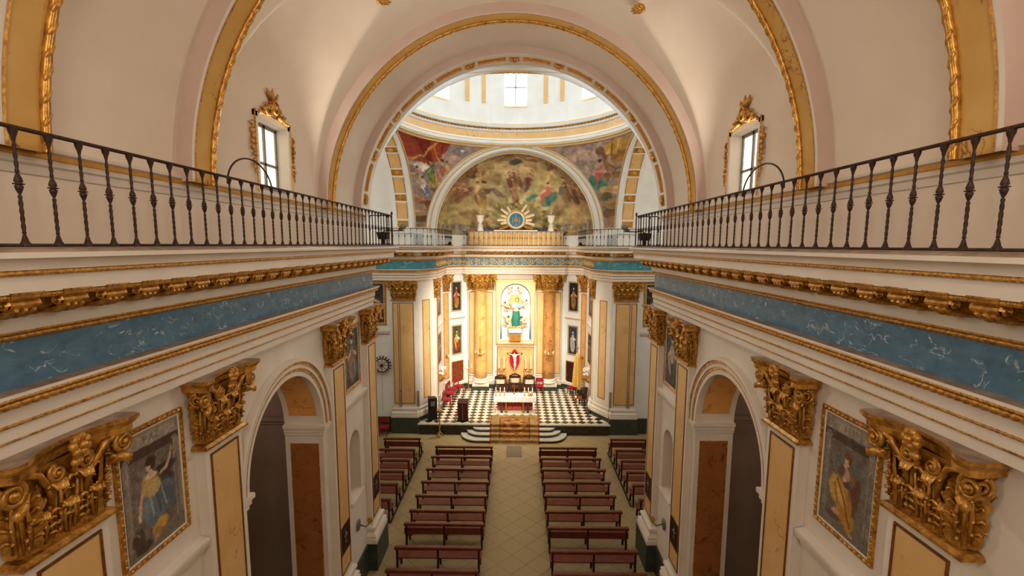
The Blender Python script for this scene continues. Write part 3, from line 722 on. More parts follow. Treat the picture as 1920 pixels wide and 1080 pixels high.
# ------------------------------------------------------------------ picture painting (colour attributes)
def fbm(w, h, cell, oct_=4, seed=0):
    r = np.random.default_rng(seed); out = np.zeros((h, w)); amp = 1; tot = 0
    for o in range(oct_):
        gw, gh = max(2, int(w/cell)+2), max(2, int(h/cell)+2); g = r.random((gh, gw))
        x = np.linspace(0, gw-1.001, w); y = np.linspace(0, gh-1.001, h); xi, yi = x.astype(int), y.astype(int); fx, fy = x-xi, y-yi
        fx = fx*fx*(3-2*fx); fy = fy*fy*(3-2*fy)
        a = g[yi][:, xi]*(1-fx)+g[yi][:, xi+1]*fx; b = g[yi+1][:, xi]*(1-fx)+g[yi+1][:, xi+1]*fx
        out += amp*(a*(1-fy[:, None])+b*fy[:, None]); tot += amp; amp *= .55; cell = max(2, cell/2)
    return out/tot
class Canvas:
    """u to the right, v upwards, both 0..1 (aspect = width/height)"""
    def __init__(s, w, h, base, seed=0):
        s.w, s.h = w, h; s.a = np.zeros((h, w, 3)); s.a[:] = np.array(base)/255.; s.seed = seed; s.asp = w/h
        s.U, s.V = np.meshgrid(np.linspace(0, 1, w), np.linspace(0, 1, h))
        s.n1 = fbm(w, h, max(4, w/9), 4, seed+1); s.n2 = fbm(w, h, max(4, w/22), 3, seed+2)
    def blend(s, c, al): s.a = s.a*(1-al[..., None])+np.array(c)/255.*al[..., None]
    def grad(s, c, v0, v1, al=1.0):
        t = np.clip((s.V-v0)/(v1-v0), 0, 1); s.blend(c, t*al)
    def clouds(s, c, lo, hi, al=1.0, which=1):
        n = s.n1 if which == 1 else s.n2; s.blend(c, np.clip((n-lo)/(hi-lo), 0, 1)*al)
    def ell(s, u, v, ru, rv, c, rot=0, al=1.0, soft=.25):
        """ru, rv in units of the height"""
        x = (s.U-u)*s.asp; y = s.V-v; ca, sa = math.cos(rot), math.sin(rot)
        d = np.sqrt(((x*ca+y*sa)/ru)**2+((-x*sa+y*ca)/rv)**2)+(s.n2-.5)*.35*soft/.25
        s.blend(c, np.clip((1-d)/soft, 0, 1)*al)
    def poly(s, pts, c, al=1.0):
        x = s.U*s.asp; y = s.V; ins = np.zeros_like(x, bool); n = len(pts)
        for i in range(n):
            x0, y0 = pts[i][0]*s.asp, pts[i][1]; x1, y1 = pts[(i+1) % n][0]*s.asp, pts[(i+1) % n][1]
            cnd = ((y0 > y) != (y1 > y)); 
            with np.errstate(divide='ignore', invalid='ignore'): xi = (x1-x0)*(y-y0)/(y1-y0+1e-12)+x0
            ins ^= cnd & (x < xi)
        s.blend(c, ins*al)
    def line(s, pts, wd, c, al=1.0):
        x = s.U*s.asp; y = s.V; d = np.full_like(x, 9.)
        for (u0, v0), (u1, v1) in zip(pts[:-1], pts[1:]):
            ax, ay, bx, by = u0*s.asp, v0, u1*s.asp, v1; L = (bx-ax)**2+(by-ay)**2+1e-9
            t = np.clip(((x-ax)*(bx-ax)+(y-ay)*(by-ay))/L, 0, 1); d = np.minimum(d, np.hypot(x-ax-t*(bx-ax), y-ay-t*(by-ay)))
        s.blend(c, np.clip((wd-d)/(wd*.5), 0, 1)*al)
    def figure(s, u, v, h, robe, cloak, skin=(205, 160, 125), lean=0.0, hair=(70, 45, 30)):
        """a standing or floating clothed figure, feet at v, height h"""
        s.ell(u, v+h*.30, h*.20, h*.32, robe, lean); s.ell(u+.03*h, v+h*.36, h*.10, h*.34, tuple(int(k*.7) for k in robe), lean+.15, .7)
        s.ell(u-lean*h*.3/s.asp, v+h*.62, h*.13, h*.2, cloak, lean)
        s.ell(u-h*.12/s.asp, v+h*.34, h*.07, h*.26, cloak, lean+.35, .9)
        s.ell(u+h*.15/s.asp, v+h*.6, h*.16, h*.045, skin, -.5); s.ell(u-h*.13/s.asp, v+h*.6, h*.14, h*.045, skin, .7)
        hx = u-lean*h*.6/s.asp; s.ell(hx, v+h*.9, h*.075, h*.09, skin, 0, 1, .3); s.ell(hx, v+h*.95, h*.08, h*.05, hair, 0, 1, .3)
    def finish(s, amt=.02, grain=.16):
        """brushy edges: shift every pixel by soft noise, then break up the flat tones"""
        w, h = s.w, s.h; q = np.zeros((h, w, 2))
        for k, cell in enumerate((w/10, w/30)):
            q[..., 0] += (fbm(w, h, max(3, cell), 3, s.seed+10+k)-.5)*amt*2*w*(1 if k == 0 else .6); q[..., 1] += (fbm(w, h, max(3, cell), 3, s.seed+20+k)-.5)*amt*2*w*(1 if k == 0 else .6)
        X, Y = np.meshgrid(np.arange(w), np.arange(h)); xi = np.clip(np.round(X+q[..., 0]), 0, w-1).astype(int); yi = np.clip(np.round(Y+q[..., 1]), 0, h-1).astype(int)
        s.a = s.a[yi, xi]; n = fbm(w, h, max(3, w/40), 3, s.seed+33)-.5; n2 = fbm(w, h, max(4, w/12), 4, s.seed+34)-.5
        s.a = np.clip(s.a*(1+grain*2*n[..., None]+grain*1.6*n2[..., None]), 0, 1); return s
    def sample(s, uv):
        u = np.clip(uv[:, 0], 0, 1)*(s.w-1); v = np.clip(uv[:, 1], 0, 1)*(s.h-1)
        x, y = np.minimum(u.astype(int), s.w-2), np.minimum(v.astype(int), s.h-2); fx, fy = (u-x)[:, None], (v-y)[:, None]
        A = s.a; c = (A[y, x]*(1-fx)+A[y, x+1]*fx)*(1-fy)+(A[y+1, x]*(1-fx)+A[y+1, x+1]*fx)*fy
        return np.where(c <= .04045, c/12.92, ((np.clip(c, 0, 1)+.055)/1.055)**2.4)
def set_picture(me, rgb):
    at = me.color_attributes.new('picture', 'FLOAT_COLOR', 'POINT'); d = np.ones((len(me.vertices), 4), np.float32); d[:, :3] = rgb
    at.data.foreach_set('color', d.ravel())
def picture_plane(name, w, h, nu, nv, canvas, parent, M_=None):
    """flat painted panel, local x to the right as seen from +y, centred, z from 0 to h"""
    P, uv = [], []
    for j in range(nv+1):
        P.append([(w*(.5-i/nu), 0, h*j/nv) for i in range(nu+1)]); uv += [(i/nu, j/nv) for i in range(nu+1)]
    me = MB().grid(P).mesh(name, PICTURE); set_picture(me, canvas.sample(np.array(uv))); return obj(name, me, parent, M_)

# ------------------------------------------------------------------ crossing: pendentives, ring, drum, dome
def sphere_xy(z): return math.sqrt(max(0, RS*RS-(z-ZC)**2))
RA = math.sqrt(RS*RS-RR*RR)     # 4.44 radius of the four arches in the planes 5.15 from the centre
def pend_canvas(right):
    c = Canvas(150, 190, (150, 130, 115), 40 if right else 20)
    c.grad((175, 150, 140), .3, .8); c.clouds((120, 100, 95), .5, .75, .7); c.clouds((205, 180, 150), .55, .8, .7, 2)
    if not right:
        c.poly([(-.1, 1.05), (-.05, .78), (.10, .77), (.22, .73), (.38, .81), (.50, .90), (.62, 1.0)], (156, 66, 42)); c.poly([(.1, 1.0), (.2, .8), (.3, .8), (.3, 1)], (124, 44, 30)); c.line([(.02, .79), (.2, .86), (.42, 1.0)], .016, (214, 156, 84)); c.line([(.36, .98), (.36, .86), (.40, .80)], .013, (206, 140, 76)); c.line([(.5, 1.0), (.46, .9)], .012, (112, 40, 28))
        c.ell(.75, .93, .16, .06, (138, 128, 132), 0, .8); c.ell(.81, .945, .03, .010, (236, 230, 220)); c.ell(.6, .85, .14, .05, (200, 168, 150), 0, .7)
        c.ell(.12, .72, .10, .05, (226, 214, 190)); c.figure(.05, .50, .22, (206, 192, 160), (178, 150, 120)); c.figure(.42, .49, .34, (222, 200, 186), (188, 104, 88), lean=-.1); c.figure(.27, .50, .31, (206, 172, 84), (96, 128, 88)); c.line([(.10, .60), (.32, .78)], .012, (84, 116, 80))
        c.figure(.53, .56, .26, (190, 150, 90), (214, 178, 110)); c.figure(.14, .38, .24, (138, 164, 196), (222, 212, 196), lean=.2); c.ell(.36, .47, .12, .03, (132, 90, 62)); c.ell(.05, .33, .08, .05, (178, 118, 88)); c.figure(.12, .20, .16, (150, 104, 80), (196, 158, 128)); c.ell(.03, .18, .07, .06, (186, 140, 110)); c.ell(.06, .10, .09, .05, (108, 80, 54)); c.ell(.14, .30, .10, .03, (120, 80, 54)); c.clouds((112, 84, 60), .55, .8, .5, 2)
    else:
        c.ell(.45, .88, .3, .06, (206, 172, 150), 0, .8); c.poly([(.30, .74), (.34, .82), (.38, .86), (.42, .80), (.47, .87), (.52, .80), (.56, .76), (.52, .66)], (158, 138, 128)); c.ell(.48, .72, .10, .05, (184, 158, 142))
        c.ell(.92, .92, .15, .07, (198, 150, 72)); c.ell(.84, .87, .12, .03, (214, 172, 92), -.4); c.ell(.97, .82, .09, .07, (168, 116, 62)); c.ell(.70, .90, .05, .05, (122, 92, 62)); c.line([(.86, .98), (.88, .84)], .012, (140, 92, 48)); c.line([(.95, .98), (.94, .86)], .012, (224, 186, 110))
        c.line([(.72, .92), (.80, .80), (.86, .68), (.88, .56)], .03, (128, 98, 68)); c.line([(.84, .76), (1.0, .68)], .02, (150, 104, 64))
        c.figure(.74, .46, .36, (74, 134, 112), (198, 96, 90), lean=.05); c.ell(.82, .50, .08, .06, (66, 126, 104)); c.ell(.73, .62, .05, .07, (202, 100, 94)); c.ell(.66, .58, .05, .08, (70, 122, 100), .4)
        for k in range(5): c.figure(.86+.04*k, .58+.01*(k % 2), .14, ((186, 138, 98), (150, 110, 80), (200, 160, 120))[k % 3], (128, 96, 66))
        c.ell(.92, .47, .14, .05, (198, 160, 106)); c.ell(.90, .38, .08, .06, (100, 96, 60)); c.ell(.97, .30, .08, .06, (158, 118, 78)); c.ell(.95, .18, .08, .07, (118, 88, 62)); c.ell(1.0, .1, .06, .05, (150, 116, 80)); c.clouds((112, 84, 60), .55, .8, .45, 2)
    return c
def crossing():
    dome = None
    # ring cornice: closed circular sweep (room inside)
    n = 96; circ = [(RR*math.cos(2*PI*i/n), CY+RR*math.sin(2*PI*i/n)) for i in range(n)]
    Z0 = ZC+RA
    dome = MB().lathe([(RR-.02, 16.0+.0), (RR-.02, 19.6)]+[((RR-.02)*math.cos(a), 19.6+(RR-.02)*math.sin(a)) for a in np.linspace(0.1, PI/2-.02, 12)], 8, 0, CY, cap=False)
    # drum wall with eight windows
    m = MB(); RD = RR-.12; zb, zt, hw = 16.88, 18.75, 0.56
    aw = hw/RD
    cuts = []
    for k in range(8):
        a = PI/2+k*PI/4; cuts += [a-PI/8, a-PI/8*.66, a-aw, a-aw*.5, a, a+aw*.5, a+aw, a+PI/8*.66]
    cuts.append(cuts[0]+2*PI)
    def pt(a, z, r=RD): return (r*math.cos(a), CY+r*math.sin(a), z)
    for i, (a, b) in enumerate(zip(cuts[:-1], cuts[1:])):
        zr = [(16.0, 19.7)] if (i % 8) not in (2, 3, 4, 5) else [(16.0, zb), (zt, 19.7)]
        for z0, z1 in zr: m.add([pt(a, z0), pt(b, z0), pt(b, z1), pt(a, z1)], [(0, 1, 2, 3)])
    rows = [[pt(2*PI*j/64, 19.7+RD*math.sin(t), RD*math.cos(t)) for j in range(65)] for t in np.linspace(0, PI/2, 12)]
    m.grid(rows)
    dome = m.build('ceiling_dome', CREAM, None, smooth=True, kind='structure')
    for k in range(8):
        a = PI/2+k*PI/4
        win = empty('window_%d' % (6+k), face_frame(RD*math.cos(a), CY+RD*math.sin(a), 0, (-math.cos(a), -math.sin(a))), kind='structure')
        r = MB(); q = [(-hw, 0, zb), (hw, 0, zb), (hw, 0, zt), (-hw, 0, zt)]; r.add(q+[(x, -.45, z) for x, y, z in q], [(0, 1, 5, 4), (1, 2, 6, 5), (2, 3, 7, 6), (3, 0, 4, 7)]); r.build('reveal', CREAM, win)
        zm = 17.86
        lp = lamp('daylight', 'AREA', ((RD+.28)*math.cos(a), CY+(RD+.28)*math.sin(a), 17.85), (0, CY, 16.2), DAY_DRUM, (.84, .93, 1.0), shape='RECTANGLE', size=1.0, size_y=1.8)
        for x0, x1 in ((-hw, 0), (0, hw)):
            for z0, z1 in ((zb, zm), (zm, zt)): MB().box(x0+.01, x1-.01, -.42, -.40, z0, z1).build('pane', PANE_DRUM, win)
        MB().box(-.022, .022, -.40, -.36, zb, zt).build('mullion', PEWTER, win); MB().box(-hw, hw, -.40, -.36, zm-.02, zm+.02).build('transom', PEWTER, win)
        f = MB(); t = .10
        for x0, x1, z0, z1 in ((-hw-t, -hw-.06, zb-t, zt+t), (hw+.06, hw+t, zb-t, zt+t), (-hw-t, hw+t, zb-t, zb-.06)): f.box(x0, x1, -.02, .035, z0, z1)
        f.build('gilt_surround', GILT_LIGHT, win)
        # ochre strips between the windows
        for da in (-.49, -.318, .318, .49):
            aa = a+da/2*1.0 if False else a+da
            if abs(da) > PI/8+.11: continue
            if da < 0: 
                continue
        for da in (.318, .785-.318+.02):
            aa = a+da
            Mx = face_frame(RD*.995*math.cos(aa), CY+RD*.995*math.sin(aa), 0, (-math.cos(aa), -math.sin(aa)))
            obj('marble_strip', MB().box(-.095, .095, -.02, .03, 16.93, 19.4).mesh('marble_strip', OCHRE), dome, Mx)
    prof = [((.0, Z0-.02), (.05, Z0+.02), (.05, Z0+.06)), ]
    ins = circ  # counter-clockwise: left side is the inside
    def band(pr, nm, mt, sm=True): sweep(ins, pr, True).build(nm, mt, dome, smooth=sm)
    band([(.0, Z0-.03), (.10, Z0+.04), (.12, Z0+.16), (.05, Z0+.20)], 'ring_cyma', CREAM)
    bead_strip(ins+[ins[0]], .03, Z0-.02, .045, .16, .35, .06).build('gilt_ring', GILT_LIGHT, dome, smooth='all')
    band([(.05, Z0+.20), (.075, Z0+.205), (.075, Z0+.225), (.05, Z0+.23)], 'gilt_fillet', GILT_LIGHT)
    band([(.05, Z0+.23), (.03, Z0+.30)], 'ring_fascia', CREAM)
    band([(.03, Z0+.30), (.0, Z0+.62)], 'ochre_frieze', OCHRE)
    band([(0, Z0+.62), (.05, Z0+.64), (.06, Z0+.70)], 'ring_fascia', CREAM)
    for k in range(180):
        pass
    bead_strip(ins+[ins[0]], .10, Z0+.75, .055, .18, .5, .06).build('gilt_dentils', GILT_DARK, dome, smooth=False)
    band([(.06, Z0+.79), (.16, Z0+.80), (.22, Z0+.90), (.22, Z0+.93)], 'ring_cornice', CREAM)
    band([(.22, Z0+.93), (.235, Z0+.935), (.235, Z0+.965), (.22, Z0+.97)], 'gilt_fillet', GILT_LIGHT)
    band([(.22, Z0+.97), (.22, Z0+1.02), (-.2, Z0+1.03)], 'ring_cornice', CREAM)
    # pendentives: spherical triangles, painted inside a gilt frame
    for sx in (-1, 1):
        for sy in (-1, 1):
            def row(z, e, nn=28):
                """slice of the sphere at height z between the two arches, inset by e metres"""
                r = sphere_xy(z)
                a0 = math.asin(min(1, RR/r)); a1 = math.acos(min(1, RR/r))  # from far arch plane (y=RR) to side arch plane (x=RR)
                lo, hi = a1+e/r, a0-e/r
                return r, lo, hi
            zs_ = list(np.linspace(ZC+.02, Z0-.02, 60)); nn = 40
            P = []
            for z in zs_:
                r, lo, hi = row(z, 0); lo, hi = min(lo, (lo+hi)/2), max(hi, (lo+hi)/2)
                P.append([(sx*r*math.cos(lo+(hi-lo)*i/nn), CY+sy*r*math.sin(lo+(hi-lo)*i/nn), z) for i in range(nn+1)])
            pe = MB().grid(P).build('pendentive', CREAM, dome, smooth='all')
            if sy < 0: continue
            # fresco, slightly proud
            cv = pend_canvas(sx > 0).finish(.018, .2); P, uv = [], []; zb_, zt_ = ZC+.32, Z0-.14; e = .22; nu, nv = 90, 110
            xs0, xs1 = (-4.85, -2.1) if sx < 0 else (2.1, 4.85)
            for j in range(nv+1):
                z = zb_+(zt_-zb_)*j/nv; r, lo, hi = row(z, e); r -= .012; rowp = []
                for i in range(nu+1):
                    a = lo+(hi-lo)*i/nu; x = sx*r*math.cos(a); rowp.append((x, CY+sy*r*math.sin(a), z)); uv.append(((x-xs0)/(xs1-xs0), (z-zb_)/(zt_-zb_)))
                P.append(rowp)
            me = MB().grid(P).mesh('fresco', PICTURE, 'all'); set_picture(me, cv.sample(np.array(uv)))
            obj('fresco', me, dome, label='painted fresco of robed figures under a red canopy' if sx < 0 else 'painted fresco of figures under a golden tree')
            fr = MB(); e2 = e-.03
            def P3(z, side):
                r, lo, hi = row(z, e2); a = lo if side == 0 else hi; r -= .02; return (sx*r*math.cos(a), CY+sy*r*math.sin(a), z)
            zz = np.linspace(zb_-.03, zt_+.02, 40)
            for sd in (0, 1): fr.tube([P3(z, sd) for z in zz], .035, 5)
            r, lo, hi = row(zb_-.03, e2); r -= .02; fr.tube([(sx*r*math.cos(lo+(hi-lo)*i/8), CY+sy*r*math.sin(lo+(hi-lo)*i/8), zb_-.03) for i in range(9)], .035, 5)
            r, lo, hi = row(zt_+.02, e2); r -= .02; fr.tube([(sx*r*math.cos(lo+(hi-lo)*i/30), CY+sy*r*math.sin(lo+(hi-lo)*i/30), zt_+.02) for i in range(31)], .035, 5)
            fr.build('gilt_frame', GILT_LIGHT, dome, smooth='all')
    # side (transept) arches and vaults, and the wall above the near arch
    for s in (-1, 1):
        Mx = Matrix(((0, 1, 0, 0), (1, 0, 0, CY), (0, 0, 1, 0), (0, 0, 0, 1)))
        b0, b1 = sorted((s*RR, s*(RR+.95)))
        g0, g1 = sorted((s*(RR+.18), s*(RR+.72)))
        coffer_arch('transept_arch', Mx, RA-.02, b0, b1, ZC, g0, g1, rbody=CREAM, panel=OCHRE, parent=dome)
        P = []
        for i in range(49):
            a = PI*i/48; P.append([(s*(RR+.95), CY-4.65*math.cos(a), ZC+4.65*math.sin(a)), (s*10, CY-4.65*math.cos(a), ZC+4.65*math.sin(a))])
        MB().grid(P).build('transept_vault', CREAM, dome, smooth='all')
        # attic wall from gallery level to springing
        MB().box(*sorted((s*(RR+.0), s*10)), CY+RA+.1, 24.9, 9.9, ZC+.3).build('attic_wall', CREAM, dome)
        MB().box(*sorted((s*(RR+.0), s*10)), YX, CY-RA-.1, 9.9, ZC+.3).build('attic_wall', CREAM, dome)
        w2 = empty('window_%d' % (14 if s < 0 else 15), kind='structure')
        MB().box(*sorted((s*9.99, s*9.95)), CY-1.0, CY+1.0, 10.8, 13.6).build('pane', PANE_TRANS, w2)
        for k in range(3): MB().box(*sorted((s*9.95, s*9.9)), CY-1.04+k*1.0, CY-.96+k*1.0, 10.8, 13.6).build('mullion', WHITE_PAINT, w2)
    return dome
DOME = crossing()

# ------------------------------------------------------------------ apse: arch, half dome with fresco, attic
def apse_canvas():
    c = Canvas(330, 190, (168, 148, 98), 77)
    c.grad((178, 160, 102), .75, .25); c.clouds((198, 182, 118), .45, .7, .8); c.clouds((124, 98, 62), .52, .75, .6, 2); c.ell(.5, .42, .62, .2, (200, 188, 132), 0, .55, .8)
    c.ell(.5, .95, .5, .14, (98, 74, 46), 0, .8, .7); c.ell(.15, .6, .18, .4, (110, 84, 52), -.4, .6, .7); c.ell(.85, .6, .18, .4, (104, 80, 50), .4, .6, .7)
    c.clouds((140, 105, 75), .55, .8, .6)
    R = np.random.default_rng(5)
    def cluster(u, v, n, sp, pal, hh):
        for _ in range(n): c.figure(u+R.normal(0, sp), v+R.normal(0, sp*.8), hh*(.8+.4*R.random()), pal[R.integers(len(pal))], pal[R.integers(len(pal))], (186, 146, 112), lean=R.normal(0, .45))
    brown = [(112, 74, 54), (134, 92, 64), (152, 112, 76), (100, 66, 52), (166, 126, 86)]
    for u, v, ru, rv in ((.2, .45, .2, .16), (.8, .45, .2, .16), (.3, .75, .16, .08), (.7, .8, .14, .07), (.5, .55, .14, .09)): c.ell(u, v, ru, rv, (126, 96, 66), 0, .55, .9)
    cluster(.28, .68, 7, .035, brown, .17); cluster(.71, .76, 6, .03, brown, .14); cluster(.42, .86, 4, .025, brown, .12); cluster(.60, .87, 4, .03, brown, .11)
    c.ell(.5, .82, .15, .05, (160, 130, 100), 0, .9); c.figure(.5, .78, .22, (62, 62, 54), (160, 96, 80)); c.ell(.50, .83, .07, .05, (56, 62, 54)); c.ell(.50, .73, .22, .05, (186, 156, 120), 0, .8, .6)
    cluster(.5, .54, 8, .035, [(124, 82, 64), (140, 96, 74), (108, 72, 60)], .15); c.figure(.5, .40, .24, (176, 146, 98), (146, 100, 70), lean=.25)
    cluster(.17, .40, 7, .035, [(134, 86, 62), (160, 114, 74), (118, 78, 62)], .26); c.figure(.30, .30, .30, (190, 150, 90), (124, 92, 66), lean=-.2); c.ell(.39, .50, .09, .025, (126, 102, 90), -.6); c.ell(.33, .50, .07, .02, (110, 90, 78), .5)
    c.figure(.68, .34, .26, (80, 130, 102), (188, 98, 88)); c.ell(.60, .46, .07, .025, (78, 128, 102)); c.ell(.71, .44, .04, .06, (76, 122, 100)); c.figure(.79, .36, .32, (126, 96, 68), (106, 80, 62), lean=.1); c.ell(.76, .50, .05, .06, (88, 86, 80))
    cluster(.87, .40, 6, .03, brown, .24); c.ell(.86, .22, .12, .12, (184, 152, 104), 0, .8, .6); c.ell(.25, .20, .2, .07, (184, 146, 100), 0, .7, .6); c.clouds((136, 106, 72), .5, .8, .35, 2)
    # painted balustrade and swags at the foot
    c.poly([(0, 0), (1, 0), (1, .13), (0, .13)], (128, 118, 108), .75)
    for k in range(46):
        u = .02+k/45*.96
        if .33 < u < .67 and k % 3: continue
        c.ell(u, .085, .010, .05, (165, 168, 160) if k % 2 else (100, 104, 104), 0, .8, .5)
    for u in (.06, .94, .14, .86): c.line([(u-.02, .15), (u+.01, .02)], .008, (190, 145, 60))
    c.line([(.22, .1), (.30, .03), (.36, .07)], .012, (200, 150, 50)); c.line([(.70, .12), (.77, .05), (.83, .05)], .014, (205, 155, 50)); c.line([(.36, .06), (.42, .15), (.45, .1)], .012, (96, 88, 70))
    return c
def apse():
    YA = CY+RR; RI = 4.12; n = 60
    P = []
    prof = [(RA+.02, YA-.01), (RA-.10, YA-.01), (RA-.11, YA+.05), (RA-.20, YA+.06), (RI+.06, YA+.16), (RI+.05, YA+.30), (RI, YA+.32), (RI, YA+.55)]
    for i in range(n+1):
        a = PI*i/n; P.append([(-r*math.cos(a), y, ZC+r*math.sin(a)) for r, y in prof])
    ap = MB().grid(P).build('ceiling_apse', CREAM, None, smooth=True, kind='structure')
    for r, y, rad in ((RA-.055, YA-.02, .03), (RI+.03, YA+.31, .028)):
        MB().tube([(-r*math.cos(PI*i/90), y, ZC+r*math.sin(PI*i/90)) for i in range(91)], rad, 5).build('gilt_ring', GILT_LIGHT, ap, smooth='all')
    # half dome, painted
    cv = apse_canvas().finish(.012, .26); cv.a = np.clip(cv.a, 0, 1)**.92; Y0 = YA+.5; dep = 5.6; P, uv = [], []; na, nb = 230, 110; zlow = ZC-.35
    # radial picture coordinate follows the arc length down the bowl
    prof_ = [(RI*math.cos(j/nb*PI/2)**.8, dep*(1-(math.cos(j/nb*PI/2)**.8)**3)**(1/3)) for j in range(nb+1)]; S = [0]
    for p_, q_ in zip(prof_[:-1], prof_[1:]): S.append(S[-1]+math.dist(p_, q_))
    RP = [(1-q_/S[-1])**.62 for q_ in S]
    for j in range(nb+1):
        rho = math.cos(j/nb*PI/2)**.8; row = []
        for i in range(na+1):
            a = PI*i/na; rr = RI*rho; x, y, z = -rr*math.cos(a), Y0+dep*(1-rho**3)**(1/3), ZC+rr*math.sin(a); row.append((x, y, z))
            # picture laid out over the bowl by angle, so that it reads undistorted from the nave
            rp = 1-.0*j; uv.append((.5-math.cos(a)*RP[j]/2, math.sin(a)*RP[j]))
        P.append(row)
    me = MB().grid(P).mesh('fresco', PICTURE, 'all'); set_picture(me, cv.sample(np.array(uv))); obj('fresco', me, ap, label='half dome painted with angels and saints among clouds')
    # wall filling between gallery and springing, curved
    pth = [(RI*k, Y0+dep*(1-abs(k)**3)**(1/3)) for k in [math.cos(t) for t in np.linspace(0, PI, 61)]]
    sweep(pth, [(0, 9.9), (0, ZC+.02)]).build('attic_wall', CREAM, ap)
    for s in (-1, 1):
        MB().box(*sorted((s*RI, s*6.0)), YA+.0, YA+.55, 9.9, ZC+.02).build('attic_wall', CREAM, ap)
        MB().add([(s*RI, YA+.5, 9.9), (s*4.6, YA-.7, 9.9), (s*4.6, YA-.7, ZC+.02), (s*RI, YA+.5, ZC+.02)], [(0, 1, 2, 3)]).build('attic_wall', CREAM, ap)
    # thin gold line at the top of the attic
    ln = [(4.2, 25.3), (4.55, 24.6), (5.3, 24.0), (10, 24.0)]
    return ap
APSE = apse()

# ------------------------------------------------------------------ gilt Corinthian capitals
def leaf_mesh(h, w, reach, name='leaf'):
    ns, nt = 12, 8; P = []
    for i in range(ns+1):
        u = i/ns
        if u < .68: z = h*u/.68*.92; y = reach*.22*(u/.68)**2
        else:
            a = (u-.68)/.32*PI*1.02; z = h*(.92+.08*math.sin(a))-h*.13*(1-math.cos(a))/2; y = reach*.22+reach*.78*(1-math.cos(a))/2
        ww = w/2*(.80+.30*math.sin(PI*min(1, u*1.15)))*(1-.55*max(0, u-.72)/.28)*(1+.13*math.sin(u*7*2*PI/1.6))
        row = []
        for j in range(nt+1):
            t = j/nt*2-1; rid = .020*math.cos(t*3*PI)*(1-.4*u)-.03*t*t*(1-u)
            row.append((ww*t, y+rid+.012, z))
        P.append(row)
    m = MB().grid(P)
    for sg in (-1, 1):        # curled side lobes
        for q in range(4):
            u = .22+.17*q; yb = reach*.22*(u/.68)**2 if u < .68 else reach*.5; xx = sg*w*.42*(1+.1*math.sin(q*2)); m.tube([(sg*w*.18, yb+.02, h*u*1.05), (xx, yb+.045, h*u*1.2+.02), (xx+sg*.012, yb+.075, h*u*1.2+.005)], [.016, .024, .010], 5)
    m.tube([(0, .02, .02*h), (0, reach*.1+.03, h*.45), (0, reach*.22+.035, h*.9), (0, reach*.6+.02, h*1.0)], [.012, .018, .018, .012], 5)
    for j in (-1, 1):        # rolled lobes beside the midrib
        m.tube([(j*w*.16, reach*.05+.03, h*.1), (j*w*.19, reach*.14+.03, h*.5), (j*w*.15, reach*.3+.03, h*.88)], [.014, .02, .012], 5)
    return m.mesh(name, GILT_DARK, smooth='all')
def spiral(m, c, r0, turns, tube, plane, sgn, n=34):
    pts = []; rs = []
    for i in range(n):
        u = i/(n-1); a = PI/2+u*turns*2*PI; r = r0*(1-.86*u); a_, b_ = sgn*r*math.cos(a), r*math.sin(a); o = .02*u
        pts.append((c[0]+a_, c[1]+o, c[2]+b_) if plane == 'f' else (c[0]+o, c[1]+a_, c[2]+b_)); rs.append(tube*(1-.45*u))
    m.tube(pts, rs, 6)
CAPS = {}
